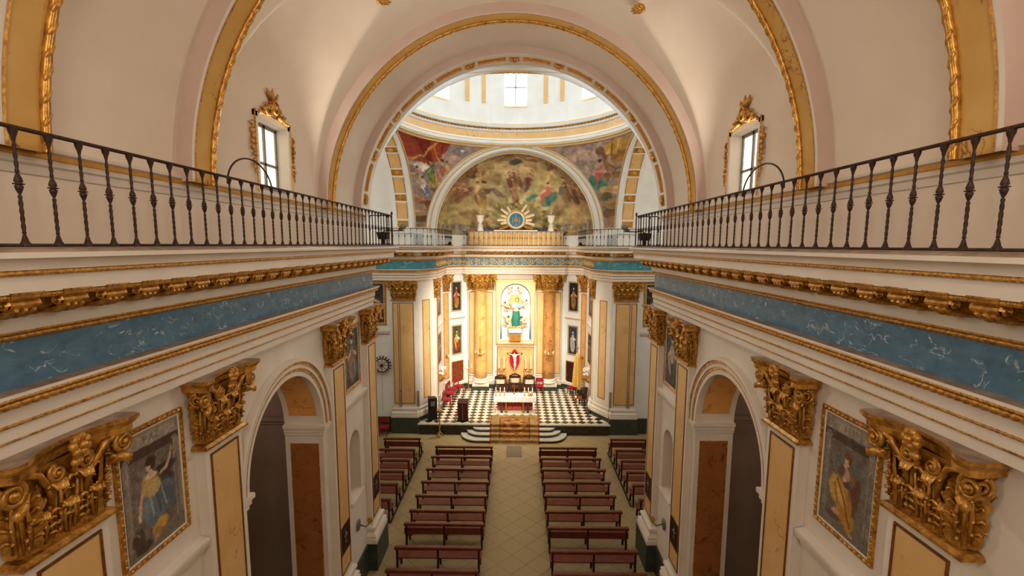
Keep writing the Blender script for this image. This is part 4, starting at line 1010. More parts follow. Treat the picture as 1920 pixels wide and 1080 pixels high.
def capital_kit(w, d, H=1.05):
    key = (round(w, 2), round(d, 2), H)
    if key in CAPS: return CAPS[key]
    k = H/1.05; kit = []
    m = MB(); hw = w/2
    lv = [(hw+.075, d+.08, 0), (hw+.075, d+.08, .03), (hw+.04, d+.04, .06), (hw-.02, d-.01, .065), (hw-.02, d-.01, .45), (hw+.02, d+.03, .72), (hw+.13, d+.13, .90)]
    P = [[(-a, 0, z*k), (-a, b, z*k), (a, b, z*k), (a, 0, z*k)] for a, b, z in lv]
    m.grid(P); kit.append(('capital', m.mesh('capital', GILT_DARK), None, None))
    n1 = max(2, int(round(w/.29))); lw = w/n1
    L1, L2, LS = leaf_mesh(.38*k, lw*1.0, .10*k), leaf_mesh(.64*k, lw*1.0, .15*k), leaf_mesh(.64*k, .16, .08*k)
    T = Matrix.Translation
    for i in range(n1): kit.append(('leaf', L1, T((-hw+lw*(i+.5), d-.01, .07*k)), 'c'))
    for i in range(n1+1):
        x = (-hw+.03)+(w-.06)/n1*i; rot = Matrix.Rotation(0, 4, 'Z')
        if i == 0: rot = Matrix.Rotation(math.radians(40), 4, 'Z')
        if i == n1: rot = Matrix.Rotation(math.radians(-40), 4, 'Z')
        kit.append(('leaf', L2, T((x, d-.01, .10*k)) @ rot, 'c'))
    for sg in (-1, 1): kit.append(('leaf', LS, T((sg*(hw-.01), d*.45, .08*k)) @ Matrix.Rotation(-sg*PI/2, 4, 'Z'), 'c'))
    for sg in (-1, 1):
        v = MB(); c = (sg*(hw+.13), d+.13, .76*k); spiral(v, c, .115*k, 2.1, .030*k, 'f', sg); spiral(v, (sg*(hw+.17), d+.06, .76*k), .10*k, 2.0, .026*k, 's', 1)
        v.tube([(sg*hw*.42, d+.05, .46*k), (sg*hw*.52, d+.09, .66*k), (sg*hw*.78, d+.13, .83*k), (sg*(hw+.02), d+.14, .885*k), (sg*(hw+.12), d+.13, .875*k)], [.022*k, .03*k, .036*k, .036*k, .03*k], 6)
        v.tube([(sg*(hw+.01), d*.1, .50*k), (sg*(hw+.05), d*.3, .70*k), (sg*(hw+.12), d*.8, .86*k)], [.02, .03, .03], 6)
        v.ball((sg*(hw+.13), d+.155, .76*k), .035*k, 7, 4)
        v.tube([(sg*(hw-.02), d+.06, .60*k), (sg*(hw+.07), d+.13, .615*k), (sg*(hw+.15), d+.17, .58*k), (sg*(hw+.14), d+.18, .535*k)], [.05*k, .055*k, .045*k, .02*k], 7)
        kit.append(('volute', v.mesh('volute', GILT_DARK, 'all'), Matrix.Identity(4), 'c'))
        h_ = MB(); c = (sg*min(.15, hw*.36), d+.10, .755*k); spiral(h_, c, .085*k, 1.9, .024*k, 'f', -sg)
        h_.tube([(sg*hw*.40, d+.05, .44*k), (sg*hw*.46, d+.08, .64*k), (sg*hw*.42, d+.10, .80*k), (c[0], d+.10, .84*k)], [.02*k, .026*k, .026*k, .022*k], 6)
        h_.ball((c[0], d+.12, c[2]), .026*k, 6, 4)
        kit.append(('helix', h_.mesh('helix', GILT_DARK, 'all'), Matrix.Identity(4), 'c'))
    fl = MB(); c = (0, d+.21, .975*k)
    for j in range(7):
        a = j*2*PI/7; fl.ball((c[0]+.072*math.cos(a), c[1], c[2]+.072*math.sin(a)), (.048, .045, .048), 7, 4)
    fl.ball((c[0], c[1]+.03, c[2]), .045, 7, 5); fl.tube([(0, d+.10, .66*k), (0, d+.15, .80*k), (0, d+.19, .92*k)], [.02, .03, .04], 6)
    fl.ball((0, d+.16, .80*k), (.07, .04, .05), 7, 4)
    kit.append(('fleuron', fl.mesh('fleuron', GILT, 'all'), Matrix.Identity(4), 'c'))
    def ab(g):
        e, f, mid = hw+.26+g, d+.27+g, d+.10+g; pts = [(-e+.05, -.02), (-e, f-.09), (-e+.03, f-.01), (-e+.10, f)]
        for i in range(9):
            u = i/8*2-1; pts.append((u*(e-.16), mid+(f-mid)*u*u))
        return pts+[(e-.10, f), (e-.03, f-.01), (e, f-.09), (e-.05, -.02)]
    am = MB(); p0, p1 = ab(-.05), ab(0.0)
    am.prism(p0[::-1], 'z', .885*k, .95*k); n = len(p0)
    am.grid([[(x, y, .95*k) for x, y in p0], [(x, y, .985*k) for x, y in ab(-.02)], [(x, y, 1.01*k) for x, y in p1]])
    am.prism(p1[::-1], 'z', 1.01*k, H-.002)
    kit.append(('abacus', am.mesh('abacus', GILT_DARK, True), Matrix.Identity(4), 'c'))
    kit.append(('dusty_top', MB().prism(ab(-.012)[::-1], 'z', H-.002, H+.002).mesh('dusty_top', LEDGE), Matrix.Identity(4), 'c'))
    bd = MB()      # strings of beads on the bell between the leaves
    for i in range(2*n1+1):
        x = -hw+.03+(w-.06)*i/(2*n1); bd.tube([(x, d+.012+.02*(j/22)**2, (.09+.62*j/22)*k) for j in range(23)], [.016 if j % 2 else .009 for j in range(23)], 5)
    for sg in (-1, 1):
        for yy in (d*.2, d*.7): bd.tube([(sg*(hw+.008), yy, (.09+.6*j/18)*k) for j in range(19)], [.016 if j % 2 else .009 for j in range(19)], 5)
    kit.append(('bead_strings', bd.mesh('bead_strings', GILT, 'all'), Matrix.Identity(4), 'c'))
    CAPS[key] = kit; return kit
def capital(parent, w, d, z, H=1.05, off=None):
    kit = capital_kit(w, d, H); base = None
    for nm, me, Mx, _ in kit:
        if base is None: base = obj('capital', me, parent, (off or Matrix.Identity(4)) @ Matrix.Translation((0, 0, z)))
        else: obj(nm, me, base, Mx)
    return base
def panel(parent, x0, x1, y, z0, z1, mt, name='marble_panel', t=.028, edge=None):
    p = MB().box(x0, x1, y, y+.006, z0, z1).build(name, mt, parent)
    f = MB()
    for a in ((x0-t, x0, z0-t, z1+t), (x1, x1+t, z0-t, z1+t), (x0, x1, z0-t, z0), (x0, x1, z1, z1+t)): f.box(a[0], a[1], y, y+.018, a[2], a[3])
    f.build('panel_moulding', edge or PANEL_EDGE, p); return p
def base_loft(m, hw, d, z, ext=.20):
    lv = [(ext, z), (ext, z+.14), (ext-.04, z+.16), (ext-.01, z+.22), (ext-.04, z+.28), (ext-.09, z+.31), (ext-.10, z+.38), (ext-.06, z+.42), (ext-.07, z+.49), (ext-.15, z+.53), (ext-.17, z+.60), (0.002, z+.62)]
    m.grid([[(-hw-e, -.05, zz), (-hw-e, d+e, zz), (hw+e, d+e, zz), (hw+e, -.05, zz)] for e, zz in lv]); return m
def pilaster(Mx, w, d, label, zf=0.0, panels=None, mt=OCHRE, insert=None, group='gilt-capital pilasters', plinth=.86, sock=GREEN_M, zcap=7.10, H=1.05, bext=.16):
    p = empty('pilaster', Mx); tag(p, label, 'pilaster', group); hw = w/2
    MB().box(-hw-bext-.02, hw+bext+.02, -.02, d+bext+.02, zf, zf+plinth if plinth else zf+.01).build('plinth', sock, p)
    zb = zf+plinth; base_loft(MB(), hw, d, zb, bext).build('base', PLASTER, p, smooth=True)
    MB().box(-hw, hw, -.05, d, zb+.60, zcap).build('shaft', PLASTER, p)
    for (a, b) in (panels or [(-hw+.13, hw-.13)]):
        q = panel(p, a, b, d, zb+.74, zcap-.14, mt)
        if insert: panel(p, a, b, d+.008, insert[0], insert[1], WOOD_DARK, 'dark_inlay', .012, GILT_DARK)
        if insert:
            g = MB(); zc = sum(insert)/2; xc = (a+b)/2; g.tube([(xc, d+.022, zc-.16), (xc, d+.022, zc+.16)], .014, 5); g.tube([(xc-.1, d+.022, zc+.05), (xc+.1, d+.022, zc+.05)], .014, 5); g.ball((xc, d+.022, zc-.12), (.06, .012, .05), 8, 4)
            g.build('inlay_cross', PEWTER, p, smooth='all')
    if zcap: capital(p, w, d, zcap, H)
    return p
side = {-1: 'left', 1: 'right'}
for s in (-1, 1):
    for k, (a, b) in enumerate(PIERS):
        yc = (ys(s, a)+ys(s, b))/2; w = .88
        lab = ['nearest large pilaster on the %s nave wall, its gilt capital biggest in view', 'ochre-panelled pilaster on the %s nave wall just before the open arch', 'pilaster on the %s nave wall just past the open arch, dark inlay low down', 'last pilaster of the %s nave wall, at the transept corner'][k] % side[s]
        pilaster(face_frame(s*XW, yc, 0, (-s, 0)), w, XW-XP, lab, insert=(2.1, 2.85) if k >= 2 else None)
# crossing piers beside the sanctuary
for s in (-1, 1):
    pilaster(face_frame(s*5.78, 24.5, 0, (0, -1)), 1.16, .12, 'broad crossing pier pilaster on the %s of the sanctuary, two ochre panels' % side[s], panels=[(-.53, -.29), (-.18, .50)] if s > 0 else [(.29, .53), (-.50, .18)] , insert=None)
    # (local x runs to image left on walls that face the camera)
    # chamfered pier face with ochre panel and base
    A, B = Vector((s*5.1, 24.5)), Vector((s*4.42, 25.7)); mid = (A+B)/2; d = (B-A).normalized(); out = Vector((-s*abs(d.y), -abs(d.x)))
    e = empty('chamfered_pier', face_frame(mid.x, mid.y, 0, out)); tag(e, 'slanting pier face with ochre panel at the %s edge of the sanctuary' % side[s], 'pier')
    MB().box(-.66, .66, -.05, .10, .6, .85).build('plinth', GREEN_M, e); base_loft(MB(), .62, .03, .85, .12).build('base', PLASTER, e, smooth=True)
    MB().box(-.64, .64, -.05, .03, 1.40, 8.15).build('shaft', PLASTER, e); panel(e, -.26, .26, .03, 1.75, 7.05, OCHRE)
# pilasters inside the sanctuary
for s in (-1, 1):
    pilaster(face_frame(s*4.42, 26.05, 0, (-s, 0)), .46, .12, 'slim pilaster just inside the sanctuary on the %s' % side[s], zf=.6, plinth=.26, mt=ORANGE, panels=[(-.12, .12)], bext=.10, group='sanctuary pilasters')
    o = Vector((-s*.80, -.60)); pilaster(face_frame(s*4.36, 29.25, 0, o), .62, .10, 'slim orange-panelled pilaster at the %s rear corner of the sanctuary' % side[s], zf=.6, plinth=.26, mt=ORANGE, panels=[(-.18, .18)], bext=.08, group='sanctuary pilasters')
    pilaster(face_frame(s*2.2, 30.7, 0, (0, -1)), 1.62, .22, 'wide ochre-panelled pilaster behind the %s altar column' % side[s], zf=.6, plinth=.26, panels=[(-.74, -.10), (.10, .74)], bext=.06, group='sanctuary pilasters')
    c = empty('altar_column', Matrix.Translation((s*2.2, 30.22, .6))); tag(c, 'round %s marble column with gilt capital, %s of the altar niche' % ('golden-lit' if s < 0 else 'shaded brown', side[s]), 'column')
    MB().box(-.56, .56, -.34, .48, 0, .26).build('plinth', GREEN_M, c)
    MB().box(-.54, .54, -.32, .48, .26, .52).build('pedestal', PLASTER, c)
    MB().lathe([(.52, .52), (.54, .56), (.52, .61), (.46, .64), (.45, .68), (.49, .71), (.46, .76), (.40, .79)], 28).build('base', PLASTER, c, smooth=True)
    MB().lathe([(.395, .78), (.385, 1.4), (.38, 3.0), (.36, 5.0), (.335, 6.5), (.36, 6.52)], 32).build('shaft', LIT_GOLD_M if s < 0 else SHADED_UMBER_M, c, smooth='all')
    capital(c, .70, .36, 6.5, 1.05, Matrix.Rotation(PI, 4, 'Z') @ Matrix.Translation((0, -.02, 0)))

# ------------------------------------------------------------------ wrought-iron railings
def baluster_mesh(mat, h=.90, detail=True):
    m = MB(); k = h/.90
    prof = [(0, .031), (.03, .031), (.035, .025), (.07, .016), (.09, .012)]
    z = .10
    while z < .40: prof.append((z, .0118)); z += .018 if detail else .1
    prof += [(.41, .012), (.44, .023), (.465, .029), (.475, .018), (.478, .037), (.486, .037), (.489, .018), (.50, .029), (.525, .024), (.56, .012)]
    z = .57
    while z < .80: prof.append((z, .0112)); z += .018 if detail else .1
    prof += [(.81, .012), (.84, .017), (.87, .028), (.90, .032)]
    P = []
    for z, r in prof:
        tw = (z*26 if (.09 < z < .41 or .56 < z < .81) else 0); sq = detail and (.09 < z < .41 or .56 < z < .81)
        P.append([(r*(1.25 if sq and j % 2 == 0 else (.88 if sq else 1))*math.cos(2*PI*j/8+tw), r*(1.25 if sq and j % 2 == 0 else (.88 if sq else 1))*math.sin(2*PI*j/8+tw), z*k) for j in range(8)])
    m.grid(P, closed_v=True); return m.mesh('baluster', mat, smooth='all')
BAL, BAL_FAR = baluster_mesh(IRON, .905), baluster_mesh(IRON_LIT, .84, False)
def offset(path, p):
    g = sweep(path, [(p, 0)]); return [(v[0], v[1]) for v in g.v]
def railing(label, path, z0, h, me, mat, pitch, start=0.0):
    r = empty('iron_railing'); tag(r, label, 'railing')
    MB().tube([(x, y, z0+h+.012) for x, y in path], .018, 6).build('handrail', mat, r, smooth='all')
    MB().tube([(x, y, z0+.008) for x, y in path], .014, 5).build('bottom_rail', mat, r, smooth='all')
    for k, (A, B) in enumerate(zip(path[:-1], path[1:])):
        A, B = Vector(A), Vector(B); L = (B-A).length; t = start if k == 0 else pitch*.5
        while t < L-.05:
            q = A+(B-A)*t/L; obj('baluster', me, r, Matrix.Translation((q.x, q.y, z0))); t += pitch
    return r
NL = offset(NAVE_P[-1], .5); NR = offset(NAVE_P[1], .5)
rl = railing('dark twisted iron railing along the left gallery ledge', [(-3.8, 3.48-8*.278), NL[1], (-6.0, NL[1][1])], 9.97, .905, BAL, IRON, .278, .0)
rr_ = railing('dark twisted iron railing along the right gallery ledge', [(3.8, 3.44-8*.28), NR[1], (6.0, NR[1][1])], 9.97, .905, BAL, IRON, .28, .0)
for s, r in ((-1, rl), (1, rr_)):
    y0, y1 = ys(s, 6.5)-(.12 if s > 0 else 0), ys(s, 7.68)-(.08 if s > 0 else 0)
    yc, ry = (y0+y1)/2, (y1-y0)/2
    h = MB().tube([(s*3.8, yc-ry*math.cos(PI*i/30), 10.80+.42*math.sin(PI*i/30)) for i in range(31)], .013, 6).build('iron_hoop', IRON, r, smooth='all')
    k = NL[1] if s < 0 else NR[1]
    MB().lathe([(.018, 9.97), (.018, 10.9), (.03, 10.93), (.034, 10.97), (.0, 11.02)], 8, k[0], k[1]).build('corner_post', IRON, r, smooth='all')
FO = offset(FARP, .5)
railing('slender iron railing coloured a lit grey along the sanctuary cornice', [(7.0, FO[0][1])]+FO[1:-1]+[(-7.0, FO[0][1])], 9.96, .82, BAL_FAR, IRON_LIT, .30, .1)
# pedestal wall with sunburst emblem and urns on the sanctuary cornice
pw = empty('cornice_pedestal', Matrix.Translation((.03, 29.80, 9.96))); tag(pw, 'low ochre pedestal wall above the altar with white coping', 'pedestal')
MB().box(-2.95, 2.95, 0, .3, 0, .78).build('marble_front', OCHRE, pw); MB().box(-3.02, 3.02, -.06, .34, .78, .88).build('coping', PLASTER, pw); MB().box(-1.35, 1.35, -.08, .34, .88, .95).build('coping', PLASTER, pw)
sb = empty('sunburst_emblem', Matrix.Translation((.05, 29.92, 11.53))); tag(sb, 'gilt sunburst emblem with blue disc and gold monogram above the altar', 'emblem')
def disc(r, y0, y1, n=36): return MB().prism([(r*math.cos(2*PI*i/n), r*math.sin(2*PI*i/n)) for i in range(n)], 'y', y0, y1)
disc(.43, -.06, .0).build('blue_disc', simple('emblem_blue', '#2f6f95', '#3b7fa4', 6, .5), sb)
MB().tube([(.46*math.cos(2*PI*i/40), -.06, .46*math.sin(2*PI*i/40)) for i in range(41)], .035, 6).build('white_ring', WHITE_PAINT, sb, smooth='all')
MB().tube([(.53*math.cos(2*PI*i/40), -.05, .53*math.sin(2*PI*i/40)) for i in range(41)], .05, 6).build('gilt_ring', GILT_LIGHT, sb, smooth='all')
RAYM = simple('cream_gilt', '#f0d9a4', '#f8e8c4', 10, .45)
mg = MB(); Y = -.075
for pts in ([(-.26, -.16), (-.18, .22), (0, -.10), (.18, .22), (.26, -.16)], [(-.2, -.22), (0, .30), (.2, -.22)], [(-.13, -.02), (.13, -.02)], [(0, .34), (0, -.34)], [(-.16, -.28), (-.08, -.34), (0, -.28), (.08, -.34), (.16, -.28)]):
    mg.tube([(x, Y, z) for x, z in pts], .022, 5)
mg.build('monogram', GILT_LIGHT, sb, smooth='all')
for k, a in enumerate((-14, 0, 17, 36, 56, 124, 144, 163, 180, 194)):
    a = math.radians(a); r0, r1 = .60, (1.14 if k % 2 == 0 else .95); w = .085
    Mx = Matrix.Rotation(-a, 4, 'Y'); m = MB().add([(r0, .0, -w), (r1, 0, -w*.8), (r1+.06, 0, 0), (r1, 0, w*.8), (r0, 0, w), (r0, -.07, 0), (r1, -.06, 0)], [(0, 1, 6, 5), (1, 2, 6), (2, 3, 6), (3, 4, 5, 6), (0, 4, 3, 2, 1), (0, 5, 4)]).tf(Mx)
    m.build('ray', RAYM, sb)
cr = MB()
for x in (-.2, -.1, 0, .1, .2): cr.tube([(x, -.03, .55), (x*1.25, -.03, .66-.4*x*x)], [.05, .03], 6)
cr.tube([(-.25, -.03, .56), (0, -.05, .53), (.25, -.03, .56)], .04, 6).build('crown', GILT_LIGHT, sb, smooth='all')
for s in (-1, 1):
    MB().tube([(s*.45, -.02, -.35), (s*.62, -.03, -.45), (s*.85, -.02, -.52), (s*1.05, -.02, -.55)], [.06, .08, .06, .04], 6).build('scroll', GILT, sb, smooth='all')
for s in (-1, 1):
    u = empty('stone_urn', Matrix.Translation((s*2.2+.02, 29.95, 10.84))); tag(u, 'white stone urn with lid on the %s of the sunburst emblem' % side[s], 'urn')
    MB().lathe([(.20, 0), (.20, .16), (.16, .18), (.18, .24), (.13, .30), (.17, .36), (.10, .44), (.09, .50)], 16).build('foot', PLASTER, u, smooth=True)
    MB().lathe([(.09, .50), (.17, .58), (.22, .74), (.20, .86), (.24, .90), (.27, .94), (.26, .97)], 16).build('bowl', PLASTER, u, smooth=True)
    MB().lathe([(.25, .97), (.16, 1.02), (.06, 1.07), (.045, 1.12), (.02, 1.18), (.0, 1.22)], 16).build('lid', PLASTER, u, smooth=True)
# floodlights on the gallery corners
for s in (-1, 1):
    f = empty('flood_lamp', Matrix.Translation((s*3.98, 14.60, 9.965))); tag(f, 'black floodlight box with pipe arm on the %s gallery corner' % side[s], 'floodlight')
    MB().prism([(-.13, .18), (.13, .18), (.18, .40), (-.18, .40)], 'y', -.12, .12).build('housing', BLACK, f)
    MB().box(-.05, .05, -.05, .05, 0, .2).build('bracket', BLACK, f)
    MB().tube([(s*.05, .02, .38), (s*-.05, .02, .44), (s*-.62, .05, .45)], .018, 6).build('arm', IRON, f, smooth='all')
    MB().lathe([(.03, -.14), (.075, -.05), (.085, .05), (.06, .12), (.0, .14)], 12).tf(Matrix.Translation((s*-.58, .06, .56)) @ Matrix.Rotation(-s*1.0, 4, 'Y')).build('lamp_head', PEWTER, f, smooth='all')

for s in (-1, 1):
    f = empty('cornice_spotlight', Matrix.Translation((s*3.62, 26.4, 9.965))); tag(f, 'small black spotlight behind the cornice railing on the %s of the sanctuary' % side[s], 'spotlight')
    MB().box(-.08, .08, -.08, .08, 0, .03).build('foot', BLACK, f); MB().lathe([(.05, -.08), (.07, .05), (.08, .09)], 10).tf(Matrix.Translation((0, 0, .10)) @ Matrix.Rotation(-s*.9, 4, 'Y')).build('housing', BLACK, f, smooth=True)

# ------------------------------------------------------------------ paintings
def frame(parent, w, h, t=.085, mat=GILT_DARK, dpt=.05, lumps=True):
    for k, (x0, x1, z0, z1) in enumerate(((-w/2-t, w/2+t, -t, 0), (-w/2-t, w/2+t, h, h+t), (-w/2-t, -w/2, 0, h), (w/2, w/2+t, 0, h))):
        m = MB().box(x0, x1, -.01, dpt*.6, z0, z1); L = max(x1-x0, z1-z0); n = int(L/.085)
        for i in range(n if lumps else 0):
            u = (i+.5)/n; c = (x0+(x1-x0)*u, dpt*.5, (z0+z1)/2) if k < 2 else ((x0+x1)/2, dpt*.5, z0+(z1-z0)*u)
            m.ball(c, (.045 if k < 2 else .030, .028, .030 if k < 2 else .045), 6, 4)
        m.build('frame_bar', mat, parent, smooth=True)
    m = MB(); q = .022
    for x0, x1, z0, z1 in ((-w/2, w/2, 0, q), (-w/2, w/2, h-q, h), (-w/2, -w/2+q, q, h-q), (w/2-q, w/2, q, h-q)): m.box(x0, x1, .0, .022, z0, z1)
    m.build('inner_fillet', PLASTER, parent)
def allegory(kind):
    c = Canvas(150, 236, (105, 92, 80), 10+kind)
    c.clouds((125, 115, 103), .4, .7, .8); c.clouds((80, 70, 64), .5, .75, .6, 2)
    stone, dk, pale = (140, 126, 112), (62, 46, 40), (170, 158, 142)
    c.poly([(0, 1), (1, 1), (1, .86), (0, .86)], stone); c.poly([(.08, .955), (.92, .955), (.92, .875), (.08, .875)], (155, 143, 125))
    c.poly([(0, .865), (1, .865), (1, .78), (0, .78)], (74, 54, 46)); c.line([(0, .865), (1, .865)], .008, pale, .6)
    for u0, u1 in ((0, .15), (.85, 1)):
        c.poly([(u0, 0), (u1, 0), (u1, .8), (u0, .8)], (128, 114, 100)); c.line([((u0+u1)/2-.03, 0), ((u0+u1)/2-.03, .76)], .006, dk, .5); c.line([((u0+u1)/2+.04, 0), ((u0+u1)/2+.04, .76)], .006, pale, .5)
    for u in (.11, .89):
        c.line([(u+.05*math.cos(t)*(1-t/12), .80+.035*math.sin(t)*(1-t/12)) for t in np.linspace(0, 10, 26)], .006, pale)
        c.line([(u, .76), (u+.02, .70), (u-.02, .66)], .006, pale)
    c.poly([(0, .0), (1, 0), (1, .14), (0, .10)], (110, 98, 86))
    if kind == 0:
        # seated woman, yellow bodice, blue-grey skirt, right arm raised to a branch
        c.ell(.66, .60, .16, .06, (52, 46, 42), .1); c.ell(.62, .5, .16, .12, (58, 50, 46))
        c.ell(.56, .40, .22, .13, (92, 104, 110), .15); c.ell(.46, .33, .14, .12, (110, 122, 126)); c.ell(.66, .36, .12, .16, (82, 92, 98), .3); c.ell(.50, .27, .10, .12, (98, 108, 112)); c.line([(.42, .45), (.46, .28)], .014, (140, 150, 152)); c.line([(.52, .47), (.58, .27)], .014, (70, 80, 86)); c.line([(.62, .46), (.68, .30)], .012, (128, 138, 140))
        c.ell(.47, .525, .10, .10, (168, 138, 78)); c.ell(.50, .50, .07, .07, (188, 160, 104)); c.ell(.36, .56, .045, .085, (176, 146, 86), -.3); c.ell(.47, .61, .065, .03, (216, 180, 150))
        c.line([(.33, .52), (.27, .42), (.25, .33)], .022, (196, 156, 124)); c.ell(.25, .315, .022, .022, (200, 160, 128))
        c.line([(.62, .58), (.72, .60), (.78, .66), (.83, .72)], .020, (190, 150, 118)); c.ell(.84, .735, .02, .022, (196, 156, 124)); c.line([(.83, .66), (.86, .80)], .007, (80, 66, 48))
        c.ell(.455, .685, .042, .052, (206, 166, 136), 0, 1, .3); c.ell(.475, .72, .06, .038, (58, 40, 30)); c.ell(.50, .69, .03, .045, (62, 44, 32)); c.line([(.42, .75), (.46, .765), (.53, .755)], .01, (64, 60, 40)); c.ell(.44, .69, .006, .005, (70, 44, 34)); c.ell(.47, .692, .006, .005, (70, 44, 34)); c.line([(.445, .662), (.465, .662)], .004, (150, 80, 68))
        c.ell(.47, .625, .022, .03, (200, 160, 130))
        c.ell(.55, .17, .10, .06, (184, 140, 66), .4); c.ell(.50, .12, .05, .06, (160, 112, 58), .2); c.line([(.48, .10), (.44, .07)], .016, (190, 150, 118))
        c.ell(.20, .16, .07, .10, (70, 58, 46)); c.line([(.12+.1*math.cos(t), .17+.06*math.sin(t)) for t in np.linspace(.3, 3.2, 12)], .010, (128, 104, 70)); c.ell(.27, .08, .10, .05, (66, 54, 42))
        for pts in ([(.40, .89), (.40, .94)], [(.40, .94), (.45, .935), (.45, .918), (.40, .913)], [(.48, .89), (.515, .94), (.55, .89)], [(.495, .908), (.535, .908)], [(.58, .94), (.64, .94), (.58, .89), (.65, .89)]): c.line(pts, .0062, (112, 98, 80))
    else:
        c.clouds((96, 100, 92), .45, .7, .5); c.ell(.5, .6, .2, .16, (92, 96, 90), 0, .7)
        c.ell(.60, .36, .10, .24, (92, 62, 48), -.25); c.ell(.40, .36, .13, .15, (184, 132, 54), .35); c.ell(.30, .38, .08, .13, (196, 146, 66), .1); c.ell(.50, .22, .09, .16, (170, 114, 48), -.5); c.ell(.62, .14, .05, .10, (176, 120, 52), -.3); c.ell(.44, .33, .05, .10, (206, 160, 84), .5); c.line([(.34, .46), (.50, .30), (.62, .12)], .014, (120, 74, 34)); c.line([(.30, .42), (.36, .26)], .012, (140, 92, 40))
        c.ell(.52, .53, .10, .09, (112, 82, 66)); c.ell(.50, .54, .05, .06, (168, 134, 104)); c.ell(.40, .56, .045, .07, (96, 70, 62), -.5); c.line([(.56, .58), (.62, .50), (.56, .44)], .024, (120, 84, 66)); c.ell(.52, .455, .05, .03, (70, 64, 60)); c.ell(.47, .49, .03, .02, (196, 158, 128))
        c.ell(.50, .66, .040, .052, (206, 168, 138), 0, 1, .3); c.ell(.51, .70, .052, .034, (110, 66, 40)); c.ell(.545, .67, .022, .045, (104, 62, 40)); c.ell(.47, .61, .025, .03, (200, 162, 132)); c.ell(.488, .665, .006, .005, (74, 48, 36)); c.ell(.515, .667, .006, .005, (74, 48, 36)); c.line([(.49, .637), (.51, .637)], .004, (150, 80, 68))
        c.ell(.34, .17, .05, .03, (176, 138, 108)); c.ell(.66, .06, .03, .02, (176, 138, 108)); c.ell(.30, .12, .12, .03, (84, 74, 64))
        for u in (.40, .47, .54, .60): c.line([(u, .895), (u, .94)], .006, (112, 98, 78), .8); c.line([(u, .94), (u+.03, .92), (u+.025, .895)], .006, (112, 98, 78), .7)
    c.finish(.009, .16); c.a = np.clip(c.a, 0, 1)**.86; return c
def saint(robe, cloak, bg, seed, accent=None):
    c = Canvas(70, 120, bg, seed); c.clouds(tuple(int(k*.55) for k in bg), .45, .7, .8); c.clouds(tuple(min(255, int(k*1.5)) for k in bg), .6, .85, .5, 2); c.grad((70, 50, 35), .25, 0.0, .7)
    c.figure(.5, .08, .80, robe, cloak, (214, 172, 138)); c.ell(.52, .5, .10, .12, cloak)
    if accent: c.ell(.62, .55, .07, .06, accent)
    return c.finish(.012, .2)
def painting(Mx, w, h, canvas, label, nu, nv, t=.085, group=None, lumps=True, mat=GILT_DARK):
    p = empty('framed_painting', Mx); tag(p, label, 'painting', group)
    picture_plane('canvas', w, h, nu, nv, canvas, p, Matrix.Translation((0, .012, 0))); MB().box(-w/2, w/2, -.01, .008, 0, h).build('backing', WOOD_DARK, p); frame(p, w, h, t, mat, lumps=lumps); return p
for s in (-1, 1):
    painting(face_frame(s*XW, ys(s, 5.60), 6.17, (-s, 0)), 1.0, 1.58, allegory(0 if s < 0 else 1), 'painting of a seated woman with raised arm in a blue-grey skirt' if s < 0 else 'painting of a seated woman in ochre drapery, near right wall', 130, 205, .06, group='nave wall paintings')
    painting(face_frame(s*XW, ys(s, 12.80), 6.08, (-s, 0)), 1.05, 1.62, saint((150, 140, 140) if s < 0 else (90, 84, 84), (150, 110, 96) if s < 0 else (176, 164, 140), (96, 100, 96), 31+s), 'dim painting of a standing figure between the last two pilasters on the %s' % side[s], 60, 90, group='nave wall paintings')
SAINTS = {(-1, 'B', 1): ((180, 150, 60), (170, 70, 60), (60, 56, 48)), (-1, 'B', 0): ((190, 60, 48), (200, 160, 70), (80, 84, 56)), (-1, 'A', 1): ((150, 110, 80), (180, 150, 120), (110, 96, 80)), (-1, 'A', 0): ((120, 90, 60), (170, 140, 100), (120, 104, 84)),
          (1, 'B', 1): ((178, 130, 60), (150, 104, 52), (40, 40, 44)), (1, 'B', 0): ((200, 194, 190), (176, 168, 164), (64, 70, 84)), (1, 'A', 1): ((150, 150, 150), (110, 110, 116), (52, 44, 40)), (1, 'A', 0): ((140, 130, 120), (90, 84, 80), (50, 40, 36))}
LAB = {(-1, 'B', 1): 'upper painting of a saint in yellow above the left sanctuary door', (-1, 'B', 0): 'painting of a saint in a red robe above the left sanctuary door', (-1, 'A', 1): 'upper painting on the left side wall of the sanctuary, steeply foreshortened', (-1, 'A', 0): 'lower painting on the left side wall of the sanctuary, steeply foreshortened',
       (1, 'B', 1): 'upper dark painting of a golden-robed saint over the right sanctuary door', (1, 'B', 0): 'painting of a white-robed seated saint over the right sanctuary door', (1, 'A', 1): 'upper painting on the right side wall of the sanctuary, steeply foreshortened', (1, 'A', 0): 'lower painting on the right side wall of the sanctuary, steeply foreshortened'}
